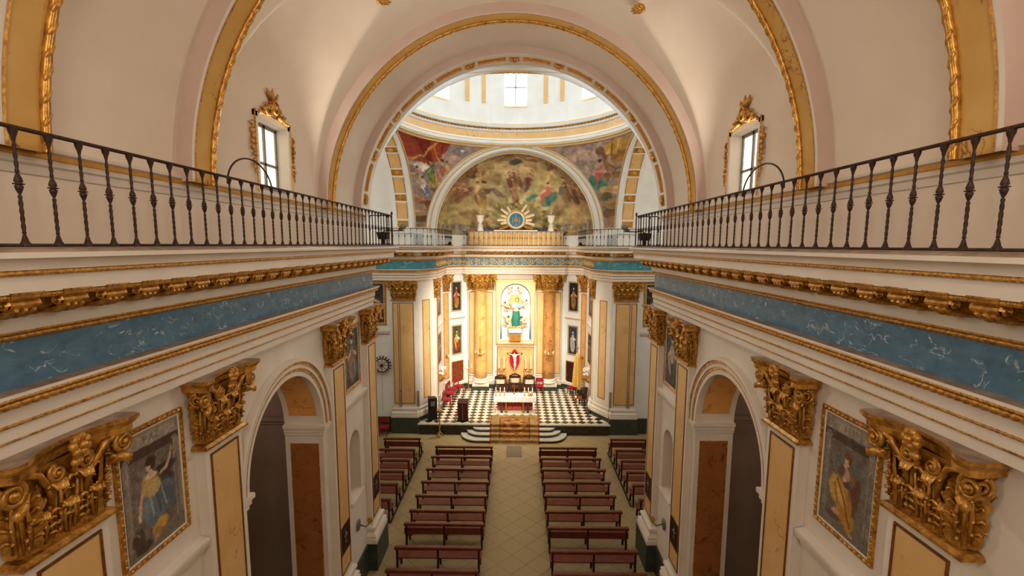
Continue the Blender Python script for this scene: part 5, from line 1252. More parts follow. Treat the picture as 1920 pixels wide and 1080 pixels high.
for s in (-1, 1):
    dB = Vector((-s*1.10, -1.12)); mB = Vector((s*3.76, 30.25))
    for k, (z0, h) in enumerate(((2.95, 1.85), (5.78, 1.85))):
        r, cl, bg = SAINTS[(s, 'B', k)]; painting(face_frame(mB.x, mB.y, z0, dB), .72, h, saint(r, cl, bg, 50+k+s, (225, 215, 200) if k == 0 else None), LAB[(s, 'B', k)], 36, 70, .045, 'sanctuary paintings', False, GILT)
        r, cl, bg = SAINTS[(s, 'A', k)]; painting(face_frame(s*4.42, 27.4, z0+.1, (-s, 0)), 1.15, h-.1, saint(r, cl, bg, 60+k+s), LAB[(s, 'A', k)], 40, 60, .05, 'sanctuary paintings', False, GILT)
    for M_, w in ((face_frame(mB.x, mB.y, 5.25, dB), 1.3), (face_frame(s*4.42, 27.5, 5.25, (-s, 0)), 1.9)):
        m = MB(); m.box(-w/2, w/2, 0, .04, 0, .06); m.box(-w/2, w/2, 0, .08, .06, .12); obj('string_course', m.mesh('string_course', PLASTER), WALL_S, M_); obj('gilt_line', MB().box(-w/2, w/2, .03, .055, .02, .05).mesh('gilt_line', GILT), WALL_S, M_)
    dr = empty('door_%d' % (1 if s < 0 else 2), face_frame(s*3.74, 30.27, .6, dB), kind='structure')
    MB().box(-.42, .42, -.02, .03, 0, 1.82).build('door_leaf', WOOD_DOOR if s < 0 else simple('dark_door_wood', '#43180f', '#571f14', 8, .45), dr)
    for x0, x1, z0, z1 in ((-.34, .34, .12, .55), (-.34, .34, .65, 1.15), (-.34, .34, 1.25, 1.70)): MB().box(x0, x1, .03, .045, z0, z1).build('door_panel', WOOD_DOOR if s < 0 else WOOD_DARK, dr)
    f = MB(); f.box(-.47, -.42, -.02, .05, 0, 1.87); f.box(.42, .47, -.02, .05, 0, 1.87); f.box(-.42, .42, -.02, .05, 1.82, 1.87); f.build('door_frame', GILT_DARK, dr); MB().ball((.34, .06, .9), .03).build('door_handle', BRASS, dr)

# ------------------------------------------------------------------ retable: niche with the Virgin, marble panel, crucifix
rt = empty('altar_niche', face_frame(.05, 30.7, 0, (0, -1))); tag(rt, 'gilt-framed arched niche on the wall above the altar', 'niche')
def niche_frame():
    w, h0, h1 = 1.02, 3.82, 6.55     # half width of the opening, sill, springing; rise 1.0
    front = .26; m = MB(); n = 20
    pts = [(w*math.cos(PI*i/n), h1+1.0*math.sin(PI*i/n)) for i in range(n+1)]
    ow, o0, o1 = 1.22, 3.58, 7.72
    for (a, b), (c, d) in zip(pts[:-1], pts[1:]): m.add([(a, front-.03, b), (c, front-.03, d), (c, front-.03, o1), (a, front-.03, o1)], [(0, 1, 2, 3)])
    m.box(-ow, -w, 0, front-.03, o0, o1); m.box(w, ow, 0, front-.03, o0, o1); m.box(-w, w, 0, front-.03, o0, h0)
    m.build('niche_front', simple('cream_gold', '#e2c592', '#ecd5a8', 8, .5), rt)
    f = MB()
    for x0, x1, z0, z1 in ((-ow-.05, -ow+.03, o0-.05, o1+.05), (ow-.03, ow+.05, o0-.05, o1+.05), (-ow, ow, o0-.05, o0+.04), (-ow, ow, o1-.04, o1+.05)): f.box(x0, x1, 0, front+.04, z0, z1)
    f.build('outer_frame', GILT_LIGHT, rt)
    g = MB(); t = .03
    g.tube([(-w, front-.02, h0)]+[(w*math.cos(PI-PI*i/n), front-.02, h1+1.0*math.sin(PI*i/n)) for i in range(n+1)]+[(w, front-.02, h0), (-w, front-.02, h0)], .03, 6); g.build('inner_moulding', WHITE_PAINT, rt, smooth='all')
    # painted recess: half cylinder with half-dome head
    cv = Canvas(100, 170, (206, 190, 152), 91); cv.clouds((232, 222, 196), .45, .75, .8); cv.grad((128, 150, 176), .42, .12, .7); cv.grad((40, 92, 168), .24, .06, .9); cv.clouds((176, 152, 116), .55, .8, .5, 2); cv.ell(.5, .72, .26, .16, (206, 168, 100), 0, .7, .6); cv.grad((120, 96, 62), .82, 1.0, .9)
    P, uv = [], []; na = 24
    def add(z, k):
        P.append([(-w*k*math.cos(PI*i/na), front-.03-.50*k*math.sin(PI*i/na), z) for i in range(na+1)]); uv.extend([(i/na, (z-h0)/(7.55-h0)) for i in range(na+1)])
    for j in range(13): add(h0+(h1-h0)*j/12, 1)
    for j in range(1, 11): add(h1+1.0*math.sin(j/10*PI/2), math.cos(j/10*PI/2))
    me = MB().grid(P).mesh('recess', PICTURE, 'all'); set_picture(me, cv.sample(np.array(uv))); obj('recess', me, rt)
    MB().box(-w, w, front-.6, front-.03, h0-.02, h0+.02).build('niche_floor', WHITE_PAINT, rt)
    # sloping grey soffit between frame and architrave
    MB().box(-1.3, 1.3, 0, .12, 7.8, 8.14).build('lintel', WALLGREY, rt)
niche_frame()
# open the wall behind the recess: the sanctuary wall is set back behind the niche
apn = empty('altar_back_panel', face_frame(.05, 30.7, 0, (0, -1))); tag(apn, 'ochre marble panel on the wall behind the altar', 'wall panel'); panel(apn, -1.18, 1.18, .10, 1.10, 3.34, OCHRE); MB().box(-1.28, 1.28, 0, .10, .86, 3.51).build('surround', PLASTER, apn)
def skin_body(name, joints, edges, mat, parent=None, Mx=None, sub=2):
    """one continuous surface grown over a skeleton of joints {name: (pos, radius)}"""
    names = list(joints); me = bpy.data.meshes.new(name); me.from_pydata([joints[k][0] for k in names], [(names.index(a), names.index(b)) for a, b in edges], []); me.materials.append(mat)
    o = obj(name, me, parent, Mx); sk = o.modifiers.new('skin', 'SKIN'); sk.use_smooth_shade = True
    for i, k in enumerate(names):
        r = joints[k][1]; me.skin_vertices[0].data[i].radius = (r, r)
    me.skin_vertices[0].data[0].use_root = True
    sb_ = o.modifiers.new('sub', 'SUBSURF'); sb_.levels = sub; sb_.render_levels = sub; return o
TEALROBE = simple('green_robe', '#1d6b5d', '#2f8a78', 14, .5); CREAMROBE = simple('cream_robe', '#e6d8b0', '#f4ead0', 14, .5); BLUEROBE = simple('blue_robe', '#7fb0c8', '#a6cbd8', 12, .5); HAIR = simple('brown_hair', '#4a2c18', '#5e3a20', 20, .6); CLOUDM = simple('carved_cloud', '#e9e0c8', '#f6efdf', 6, .6)
st = empty('virgin_statue', Matrix.Translation((.03, 30.28, 4.42))); tag(st, 'carved statue of a robed woman in green and cream standing in the altar niche', 'statue')
MB().box(-.36, .36, -.16, .26, -.6, -.12).build('pedestal', GILT, st); MB().box(-.42, .42, -.18, .28, -.12, -.04).build('pedestal_cap', BLUE_FLAT, st); MB().box(-.40, .40, -.17, .27, -.04, .22).build('cloud_base', CLOUDM, st)
cl = MB()
for k in range(12): cl.ball((-.33+.06*k, -.05-.06*math.sin(k*1.9), .30+.05*math.sin(k*2.3)), (.10, .10, .08), 8, 5)
cl.build('cloud', GILT_LIGHT, st, smooth='all')
P = []
for z, r in ((.36, .20), (.5, .22), (.75, .21), (1.0, .20), (1.25, .19), (1.45, .17), (1.62, .20), (1.78, .19), (1.88, .10), (1.94, .065)):
    P.append([((r*(1+.09*math.sin(7*2*PI*j/32+z*5))*math.cos(2*PI*j/32))+.05*math.sin(z*1.6), r*.72*(1+.09*math.sin(7*2*PI*j/32+z*5))*math.sin(2*PI*j/32), z) for j in range(32)])
MB().grid(P, closed_v=True).build('gown', CREAMROBE, st, smooth='all')
P = []
for z, r in ((.40, .25), (.6, .27), (.9, .26), (1.15, .24), (1.36, .19)):
    P.append([((r*(1+.07*math.sin(5*a+z*6))*math.cos(a))+.05*math.sin(z*1.6), r*.75*(1+.07*math.sin(5*a+z*6))*math.sin(a)-.02, z) for a in np.linspace(PI*1.02, PI*2.08, 24)])
MB().grid(P).build('mantle', TEALROBE, st, smooth='all')
MB().ball((.10, -.02, 2.06), (.095, .105, .125), 14, 10).build('head', SKIN, st, smooth='all')
MB().ball((.11, .03, 2.09), (.115, .11, .13), 14, 10).build('hair', HAIR, st, smooth='all')
for sg in (-1, 1): MB().tube([(.08+sg*.19, -.02, 1.80), (.08+sg*.27, -.10, 1.60), (.08+sg*.10, -.22, 1.62), (.07+sg*.01, -.24, 1.70)], [.085, .085, .06, .035], 8).build('sleeve', CREAMROBE if sg < 0 else BLUEROBE, st, smooth='all')
MB().tube([(.35, .0, 1.86), (.42, -.06, 1.7), (.30, -.12, 1.55)], [.05, .10, .05], 8).build('scarf', BLUEROBE, st, smooth='all')
hl = MB(); 
for i in range(32):
    a = 2*PI*i/32; r1 = .56 if i % 2 else .50; hl.add([(.38*math.cos(a-.06), .2, 1.95+.38*math.sin(a-.06)), (r1*math.cos(a), .2, 1.95+r1*math.sin(a)), (.38*math.cos(a+.06), .2, 1.95+.38*math.sin(a+.06)), (.38*math.cos(a), .17, 1.95+.38*math.sin(a))], [(0, 1, 3), (1, 2, 3), (0, 2, 1)])
hl.prism([(.40*math.cos(2*PI*i/32), 1.95+.40*math.sin(2*PI*i/32)) for i in range(32)], 'y', .18, .22); hl.build('halo', GILT_LIGHT, st)
def cherub(x, y, z, sc, tilt, drape, lab):
    c = empty('cherub_figure', Matrix.Translation((x, y, z)) @ Matrix.Rotation(tilt, 4, 'Y') @ Matrix.Scale(sc, 4)); tag(c, lab, 'cherub', 'cherubs in the altar niche')
    J = {'pel': ((0, 0, 0), .085), 'chest': ((0, -.02, .2), .09), 'neck': ((0, -.02, .30), .04), 'head': ((0, -.03, .40), .085), 'sl': ((-.09, -.02, .25), .045), 'el': ((-.20, -.08, .27), .035), 'hl': ((-.27, -.14, .36), .025), 'sr': ((.09, -.02, .25), .045), 'er': ((.20, -.08, .22), .035), 'hr': ((.26, -.15, .16), .025),
         'kl': ((-.10, -.10, -.14), .055), 'fl': ((-.12, .02, -.30), .03), 'kr': ((.09, -.06, -.17), .055), 'fr': ((.13, .06, -.34), .03)}
    skin_body('body', J, [('pel', 'chest'), ('chest', 'neck'), ('neck', 'head'), ('chest', 'sl'), ('sl', 'el'), ('el', 'hl'), ('chest', 'sr'), ('sr', 'er'), ('er', 'hr'), ('pel', 'kl'), ('kl', 'fl'), ('pel', 'kr'), ('kr', 'fr')], SKIN, c)
    MB().ball((0, .0, .44), (.085, .08, .07), 10, 6).build('hair', HAIR, c, smooth='all')
    if drape: MB().tube([(-.14, -.06, .12), (0, -.12, .02), (.16, -.02, -.06)], [.05, .07, .05], 8).build('drapery', drape, c, smooth='all')
    for sg in (-1, 1): MB().add([(sg*.04, .08, .22), (sg*.22, .12, .42), (sg*.36, .13, .36), (sg*.30, .13, .24), (sg*.12, .10, .14), (sg*.2, .10, .27)], [(0, 1, 5), (1, 2, 5), (2, 3, 5), (3, 4, 5), (4, 0, 5)]).build('wing', GILT_LIGHT if drape else WHITE_PAINT, c)
cherub(-.52, 30.34, 5.95, .85, -.3, simple('rust_drape', '#a04c38', '#b66048', 10, .6), 'cherub at the upper left of the statue in the niche')
cherub(.62, 30.34, 6.15, .72, .4, None, 'cherub at the upper right of the statue in the niche')
cherub(-.55, 30.30, 5.0, .95, .35, simple('green_drape', '#5f8f4a', '#76a65c', 10, .6), 'cherub with green drapery at the lower left of the niche')
cherub(.58, 30.30, 4.95, 1.0, -.35, simple('pink_drape', '#b87868', '#c98e7c', 10, .6), 'cherub with pink drapery at the lower right of the niche')
cherub(-.32, 30.36, 7.02, .6, .5, None, 'small cherub holding the crown above the statue, left'); cherub(.34, 30.36, 7.02, .6, -.5, None, 'small cherub holding the crown above the statue, right')
# crucifix on the red almond-shaped panel
cx_ = empty('crucifix', Matrix.Translation((.0, 30.50, 2.52))); tag(cx_, 'carved crucified figure on a red almond-shaped gilt-edged panel behind the altar', 'crucifix')
def mand(a, b, n=20):
    R = (b*b+a*a)/(2*a); t = math.asin(b/R); p = [(R*math.cos(u)-(R-a), R*math.sin(u)) for u in np.linspace(-t, t, n)]; return p+[(-x, z) for x, z in reversed(p)][1:-1]
MB().prism(mand(.38, .78), 'y', .0, .06).build('gilt_border', GILT_LIGHT, cx_); MB().prism(mand(.33, .69), 'y', -.03, .0).build('red_panel', REDBOOK, cx_)
MB().box(-.50, .50, -.08, -.03, .37, .45).build('crossbar', WOOD_DARK, cx_)
J = {'pel': ((.02, -.12, -.05), .085), 'waist': ((.0, -.12, .08), .075), 'chest': ((0, -.12, .25), .10), 'neck': ((0, -.13, .38), .038), 'head': ((-.03, -.17, .48), .065), 'sl': ((-.11, -.12, .33), .05), 'el': ((-.26, -.11, .37), .036), 'hl': ((-.43, -.10, .42), .026), 'sr': ((.11, -.12, .33), .05), 'er': ((.26, -.11, .37), .036), 'hr': ((.43, -.10, .42), .026),
     'kl': ((-.02, -.17, -.33), .06), 'al': ((.0, -.10, -.56), .034), 'tl': ((-.01, -.15, -.64), .03), 'kr': ((.07, -.16, -.33), .06), 'ar': ((.03, -.10, -.56), .034)}
skin_body('body', J, [('pel', 'waist'), ('waist', 'chest'), ('chest', 'neck'), ('neck', 'head'), ('chest', 'sl'), ('sl', 'el'), ('el', 'hl'), ('chest', 'sr'), ('sr', 'er'), ('er', 'hr'), ('pel', 'kl'), ('kl', 'al'), ('al', 'tl'), ('pel', 'kr'), ('kr', 'ar')], simple('pale_carving', '#efd9bd', '#f6e6d0', 10, .5), cx_)
MB().ball((-.02, -.15, .52), (.07, .07, .06), 10, 6).build('hair', HAIR, cx_, smooth='all'); MB().lathe([(.085, -.12), (.10, -.06), (.10, .02), (.085, .05)], 12, .02, -.12).build('loincloth', CLOTH, cx_, smooth='all')

# ------------------------------------------------------------------ altar and what stands on it
ZS = .60
al = empty('altar', Matrix.Translation((.05, 25.95, ZS))); tag(al, 'altar table under a white lace-edged cloth with red frontal and small columns', 'altar')
MB().box(-1.15, 1.15, -.36, .36, .90, .98).build('table_top', WHITE_M, al)
MB().box(-1.18, 1.18, -.40, .40, .98, .996).build('cloth_top', CLOTH, al)
P = []
for i in range(81):
    x = -1.18+2.36*i/80; P.append([(x, -.402-.012*math.sin(i*.9), .992), (x, -.41-.02*math.sin(i*.9), .84), (x, -.412-.022*math.sin(i*.9), .70+.012*abs(math.sin(i*.8)))])
MB().grid(P).build('cloth_drop', simple('lace_cloth', '#d6d2cc', '#e6e2dc', 60, .8), al, smooth='all')
for sg in (-1, 1): MB().grid([[(sg*1.182, -.40+.8*i/20, .99), (sg*(1.19+.01*math.sin(i)), -.40+.8*i/20, .1)] for i in range(21)]).build('cloth_side', CLOTH, al)
MB().box(-1.0, 1.0, .05, .25, .10, .88).build('frontal', simple('red_brocade', '#8a2a22', '#c05040', 14, .7, lo=.4, hi=.6), al); MB().box(-1.1, 1.1, -.36, .36, 0, .05).build('altar_step', WHITE_M, al)
for x in (-.74, -.50, .46, .72): MB().lathe([(.07, .05), (.07, .10), (.05, .13), (.045, .40), (.04, .72), (.065, .78), (.075, .90)], 12, x, -.25).build('colonnette', GREEN_M if x in (-.74, .72) else GILT_DARK, al, smooth=True)
def candlestick(x, lab, h=.24, ch=.26):
    c = empty('altar_candlestick', Matrix.Translation((x, 25.72, ZS+.997))); tag(c, lab, 'candlestick', 'candlesticks on the altar')
    MB().lathe([(.075, 0), (.075, .015), (.03, .05), (.02, .10), (.035, .13), (.02, .16), (.025, .20), (.055, h-.01), (.055, h)], 12).build('holder', BRASS, c, smooth=True); MB().lathe([(.024, h), (.024, h+ch), (.004, h+ch+.01)], 10).build('candle', WAX, c, smooth=True)
for x, l in zip((-1.02, -.78, -.54, .58, .80, 1.02), ('outermost brass candlestick on the left end of the altar', 'second brass candlestick from the left end of the altar', 'innermost brass candlestick on the left half of the altar', 'innermost brass candlestick on the right half of the altar', 'second brass candlestick from the right end of the altar', 'outermost brass candlestick on the right end of the altar')): candlestick(x, l)
fl = empty('flower_posy', Matrix.Translation((.92, 25.80, ZS+.997))); tag(fl, 'small posy of pale flowers between the right altar candles', 'flowers')
MB().lathe([(.05, 0), (.07, .08), (.05, .10)], 10).build('vase', BRASS, fl, smooth=True)
for k in range(9): MB().ball((.09*math.cos(k*2.4)*(k/9+.2), .09*math.sin(k*2.4)*(k/9+.2), .16+.03*math.sin(k*1.3)), .035, 7, 5).build('bloom', (CLOTH, simple('yellow_bloom', '#e8b85a', '#f0cf86', 10, .6))[k % 2], fl, smooth='all')
ac = empty('altar_cross', Matrix.Translation((.0, 26.12, ZS+.997))); tag(ac, 'slim gold cross standing at the back of the altar', 'cross')
MB().lathe([(.08, 0), (.08, .02), (.02, .05), (.02, .12)], 10).build('foot', BRASS, ac, smooth=True); MB().box(-.018, .018, -.012, .012, .1, .62).build('upright', BRASS, ac); MB().box(-.12, .12, -.012, .012, .44, .475).build('arm', BRASS, ac)
# carpet over the steps
def carpet():
    c = Canvas(120, 230, (160, 128, 78), 3); c.clouds((136, 104, 62), .4, .7, .8, 2); c.clouds((184, 152, 98), .5, .7, .6)
    red = (150, 62, 30)
    for u in (.012, .988): c.line([(u, 0), (u, 1)], .012, red)
    c.poly([(.20, .16), (.80, .16), (.80, .88), (.72, .92), (.28, .92), (.20, .88)], (166, 112, 56), .75)
    for k in range(10):
        for j in range(16):
            u, v = .23+.06*k, .19+.045*j; c.ell(u, v, .012, .012, (130, 62, 32) if (k+j) % 2 else (190, 150, 84), 0, .8, .6)
    c.ell(.5, .54, .16, .28, (140, 78, 40), 0, .7, .3); c.ell(.5, .54, .11, .2, (196, 156, 92), 0, .7, .3); c.ell(.5, .54, .06, .12, (128, 60, 32), 0, .8, .4)
    c.line([(.20, .16), (.80, .16), (.80, .88), (.20, .88), (.20, .16)], .008, (120, 58, 30))
    for k in range(14):
        a_ = k*2*PI/14; c.ell(.5+.20*math.cos(a_), .54+.24*math.sin(a_), .022, .03, (112, 50, 28) if k % 2 else (206, 170, 104), a_, .85, .4)
    for k in range(22):
        for u in (.08, .15, .85, .92): c.ell(u, .04+k*.044, .012, .014, (134, 84, 48) if (k % 2) else (190, 160, 104), 0, .6, .5)
    c.finish(.006, .2)
    prof = [(22.88, .012), (23.02, .012), (23.03, .164), (23.385, .164), (23.39, .314), (23.725, .314), (23.73, .464), (24.02, .464), (24.03, .614), (25.42, .614)]
    dense = []
    for (a, b), (e, d) in zip(prof[:-1], prof[1:]):
        n = max(1, int(math.dist((a, b), (e, d))/.03)); dense += [(a+(e-a)*i/n, b+(d-b)*i/n) for i in range(n)]
    dense.append(prof[-1]); L = [0]
    for p, q in zip(dense[:-1], dense[1:]): L.append(L[-1]+math.dist(p, q))
    P, uv = [], []; nx = 90
    for (y, z), l in zip(dense, L):
        hw = 1.27+.06*l/L[-1]; P.append([(.04-hw+2*hw*i/nx, y, z) for i in range(nx+1)]); uv += [(i/nx, l/L[-1]) for i in range(nx+1)]
    me = MB().grid(P).mesh('carpet', PICTURE); set_picture(me, c.sample(np.array(uv))); o = obj('carpet', me); tag(o, 'patterned tan and rust carpet running down the altar steps', 'carpet')
    o.modifiers.new('thickness', 'SOLIDIFY').thickness = .012
carpet()
# lectern, speaker, paschal candle
le = empty('lectern', Matrix.Translation((-2.74, 24.62, ZS))); tag(le, 'dark red wooden lectern at the front left of the sanctuary', 'lectern')
MB().box(-.27, .27, -.18, .18, .06, .98).build('body', simple('lectern_wood', '#3a120e', '#4c1a14', 8, .4), le); MB().box(-.30, .30, -.22, .20, 0, .06).build('foot', WOOD_DARK, le)
MB().prism([(-.24, .98), (.24, 1.10), (.24, 1.13), (-.24, 1.01)], 'x', -.29, .29).build('reading_desk', WOOD_DARK, le); MB().box(-.012, .012, -.195, -.18, .05, .95).build('white_strip', PEWTER, le); MB().tube([(0, .05, 1.1), (0, .0, 1.32)], .008, 5).build('microphone', BLACK, le)
sp = empty('loudspeaker', Matrix.Translation((-4.42, 24.72, ZS+.0)) @ Matrix.Rotation(.35, 4, 'Z')); tag(sp, 'black loudspeaker cabinet on the left edge of the sanctuary platform', 'loudspeaker')
MB().prism([(-.24, -.2), (.24, -.2), (.19, .2), (-.19, .2)], 'z', .02, 1.22).build('cabinet', BLACK, sp); disc(.17, -.215, -.198).tf(Matrix.Translation((0, 0, .45))).build('woofer', WOOD_DARK, sp); MB().box(-.12, .12, -.21, -.198, .8, 1.05).build('horn', PEWTER, sp); MB().box(-.2, .2, -.16, .16, 0, .02).build('feet', BLACK, sp)
pc = empty('paschal_candle', Matrix.Translation((-3.87, 23.78, 0))); tag(pc, 'tall white candle on a gilt floor stand before the platform', 'candle stand')
for k in range(3):
    a = k*2*PI/3+.5; MB().tube([(0, 0, .22), (.12*math.cos(a), .12*math.sin(a), .18), (.20*math.cos(a), .20*math.sin(a), .02)], [.04, .035, .03], 6).build('foot', GILT, pc, smooth='all')
MB().lathe([(.05, .18), (.08, .26), (.04, .34), (.035, .5), (.07, .6), (.035, .7), (.03, 1.0), (.06, 1.1), (.03, 1.2), (.05, 1.32), (.15, 1.40), (.16, 1.46), (.06, 1.47)], 14).build('stand', GILT, pc, smooth=True); MB().lathe([(.06, 1.47), (.06, 2.25), (.01, 2.27)], 12).build('candle', WAX, pc, smooth=True)
# chairs
LINEN = simple('linen', '#cdbfa4', '#d8ccb4', 14, .8)
def chair_kit(kind):
    e = []; wood, cush = (WOOD_DARK, CLOTH) if kind == 'throne' else (WOOD_DOOR, RED)
    w, d, sh, bh = (.34, .30, .46, 1.12) if kind == 'throne' else (.23, .23, .46, .92)
    for x in (-1, 1):
        for y in (-1, 1): e.append(('leg', MB().tube([(x*(w-.03), y*(d-.03), 0), (x*(w-.04), y*(d-.04), .25), (x*(w-.03), y*(d-.03), sh-.04)], [.026, .032, .028], 6).mesh('leg', wood, 'all')))
    e.append(('seat', MB().box(-w, w, -d, d, sh-.05, sh+.04).mesh('seat', cush if kind != 'throne' else wood)))
    for x in (-1, 1): e.append(('back_post', MB().box(x*w-.028, x*w+.028, d-.05, d, sh, bh).mesh('back_post', wood)))
    if kind == 'throne':
        e.append(('back_cushion', MB().box(-w+.11, w-.11, d-.055, d-.005, .66, bh-.20).mesh('back_cushion', LINEN)))
        m = MB(); m.tube([(-w-.02, d-.02, bh-.05), (-.15, d-.02, bh+.06), (0, d-.02, bh+.1), (.15, d-.02, bh+.06), (w+.02, d-.02, bh-.05)], [.04, .05, .07, .05, .04], 6); m.box(-w, w, d-.05, d, .54, .62); m.box(-w, w, d-.05, d, bh-.16, bh-.02); e.append(('crest', m.mesh('crest', wood, True)))
        for x in (-1, 1): e.append(('arm', MB().tube([(x*w, d, .72), (x*(w+.02), 0, .70), (x*(w+.03), -d, .68), (x*(w+.01), -d+.02, .48)], .03, 6).mesh('arm', wood, 'all')))
    else:
        e.append(('backrest', MB().box(-w+.02, w-.02, d-.045, d-.01, .66, bh).mesh('backrest', RED))); e.append(('stretcher', MB().box(-w+.03, w-.03, -.015, .015, .18, .21).mesh('stretcher', wood)))
    return e
KITS = {k: chair_kit(k) for k in ('throne', 'red')}
def chair(kind, x, y, z, rot, lab, grp):
    c = empty('throne_chair' if kind == 'throne' else 'red_chair', Matrix.Translation((x, y, z)) @ Matrix.Rotation(rot, 4, 'Z')); tag(c, lab, 'chair', grp)
    for n, me in KITS[kind]: obj(n, me, c)
    return c
for x, y, l in ((-.88, 28.95, 'carved dark armchair with white back behind the altar, left'), (.03, 29.25, 'carved dark armchair with white back centred behind the altar'), (.93, 28.95, 'carved dark armchair with white back behind the altar, right')): chair('throne', x, y, ZS, 0, l, 'armchairs behind the altar')
for x, y, r, l in ((-3.92, 26.75, PI/2, 'red velvet chair nearest the loudspeaker on the left side'), (-3.95, 28.0, PI/2, 'red velvet chair in front of the left side wall'), (-3.90, 28.75, PI/2*.9, 'red velvet chair beside the left sanctuary door'), (-3.55, 29.35, PI/3, 'red velvet chair right under the left door'), (1.62, 29.55, 0, 'red velvet chair against the right altar column'), (3.62, 29.2, -PI/2.4, 'red velvet chair by the right sanctuary door')): chair('red', x, y, ZS, r, l, 'red chairs in the sanctuary')
chair('red', -6.85, 23.95, 0, 0, 'small red chair against the left transept wall', 'transept chair')
# predella behind the chairs with four tall candlesticks
pd = empty('sedilia_step', Matrix.Translation((.05, 30.05, ZS))); tag(pd, 'low brown step and wainscot behind the altar chairs', 'wainscot'); MB().box(-1.05, 1.05, -.18, .25, 0, .42).build('front', WOOD_DOOR, pd); MB().box(-1.12, 1.12, -.2, .3, .42, .48).build('shelf', BLACK_M, pd)
def tall(x, lab):
    c = empty('tall_candlestick', Matrix.Translation((x, 30.02, ZS+.48))); tag(c, lab, 'candlestick', 'tall candlesticks behind the altar')
    MB().lathe([(.10, 0), (.10, .04), (.04, .10), (.03, .28), (.06, .36), (.10, .46), (.115, .54), (.09, .62), (.03, .70), (.025, .86), (.12, .92), (.13, .95), (.03, .96)], 14).build('stem', GILT_DARK, c, smooth=True); MB().lathe([(.028, .96), (.028, 1.75), (.004, 1.77)], 10).build('candle', WAX, c, smooth=True)
for x, l in ((-1.0, 'outer tall carved candlestick left of the crucifix'), (-.68, 'inner tall carved candlestick left of the crucifix'), (.72, 'inner tall carved candlestick right of the crucifix'), (1.05, 'outer tall carved candlestick right of the crucifix')): tall(x, l)
# candle sconces on the two columns
for s in (-1, 1):
    c = empty('wall_sconce', Matrix.Translation((s*2.2, 29.62, 3.05))); tag(c, 'brass candle chandelier hanging before the %s altar column' % side[s], 'sconce')
    MB().lathe([(.0, -.12), (.05, -.06), (.09, .0), (.04, .08), (.03, .3), (.05, .36), (.0, .42)], 12).build('stem', BRASS, c, smooth=True); MB().tube([(0, 0, .40), (0, .02, .75), (0, .20, 1.15)], .012, 5).build('chain', BRASS, c)
    for k in range(6):
        a = k*PI/3+.3; ca, sa = math.cos(a), math.sin(a); MB().tube([(0, 0, .05), (.14*ca, .14*sa, -.06), (.28*ca, .28*sa, .0), (.30*ca, .30*sa, .10)], [.016, .014, .012, .03], 6).build('arm', BRASS, c, smooth='all'); MB().lathe([(.016, .10), (.016, .26), (.003, .27)], 8, .30*ca, .30*sa).build('candle', WAX, c)
# consoles with white flowers on the side walls, gold drape, pricket
for s in (-1, 1):
    c = empty('flower_console', Matrix.Translation((s*4.2, 27.1, 2.35))); tag(c, 'gilt console with white flowers on the %s sanctuary wall' % side[s], 'console')
    MB().box(*sorted((s*-.18, s*.2)), -.45, .45, 0, .06).build('shelf', GILT, c); MB().tube([(s*.18, 0, -.35), (s*.0, 0, -.22), (s*-.08, 0, 0)], [.05, .08, .06], 8).build('bracket', GILT, c, smooth='all')
    for k in range(18): MB().ball((.12*math.cos(k*2.4)*(.3+k/18), .34*math.sin(k*1.7), .14+.32*abs(math.sin(k*1.1))), .07, 7, 5).build('bloom', CLOTH, c, smooth='all')
    b = empty('wall_candle_bracket', face_frame(s*4.30, 29.18, 3.0, (-s*.8, -.6))); tag(b, 'small brass candle bracket on the %s rear sanctuary pilaster' % side[s], 'sconce')
    MB().ball((0, .03, 0), (.08, .03, .14), 8, 5).build('plate', BRASS, b, smooth='all'); MB().tube([(0, .05, 0), (.05, .22, -.08), (.1, .32, .04)], .018, 6).build('arm', BRASS, b, smooth='all'); MB().lathe([(.02, .04), (.02, .22), (.004, .23)], 8, .1, .32).build('candle', WAX, b)
GD = simple('gold_silk', '#d6a040', '#e8bc62', 14, .6); gd = empty('closed_canopy', Matrix.Translation((3.86, 28.55, ZS))); tag(gd, 'tall closed golden silk processional canopy standing on the right of the sanctuary', 'canopy')
P = []
for z, r in ((.75, .24), (1.1, .27), (1.6, .24), (2.1, .20), (2.6, .15), (2.75, .10), (2.85, .03)): P.append([(r*(1+.14*math.sin(8*2*PI*j/48))*math.cos(2*PI*j/48), r*(1+.14*math.sin(8*2*PI*j/48))*math.sin(2*PI*j/48), z) for j in range(48)])
MB().grid(P, closed_v=True).build('silk', GD, gd, smooth='all'); MB().tube([(0, 0, .03), (0, 0, 3.1)], .025, 8).build('pole', GILT, gd); MB().lathe([(.22, 0), (.22, .03), (.06, .06), (.04, .2)], 16).build('foot', BRASS, gd, smooth=True); MB().ball((0, 0, 3.16), .07).build('finial', GILT, gd, smooth='all')
vl = empty('votive_lamp', Matrix.Translation((3.72, 27.85, ZS))); tag(vl, 'small gold lamp glowing on the floor before the golden canopy', 'lamp'); MB().lathe([(.09, 0), (.09, .03), (.03, .06), (.08, .16), (.10, .24), (.05, .28)], 12).build('bowl', BRASS, vl, smooth=True); MB().ball((0, 0, .27), (.045, .045, .06)).build('flame_glass', emit('lamp_flame', (1, .55, .15), 6), vl, smooth='all')
ft = empty('floor_standard', Matrix.Translation((-2.98, 29.9, ZS))); tag(ft, 'slender brass floor candelabrum left of the altar column', 'candelabrum'); MB().lathe([(.16, 0), (.16, .03), (.03, .08), (.022, 1.0), (.05, 1.06), (.02, 1.12), (.02, 2.0)], 12).build('stem', BRASS, ft, smooth=True)
for sg in (-1, 0, 1): MB().lathe([(.05, 1.5), (.05, 1.53), (.018, 1.54), (.018, 1.75)], 8, sg*.2, 0).build('candle', WAX, ft)
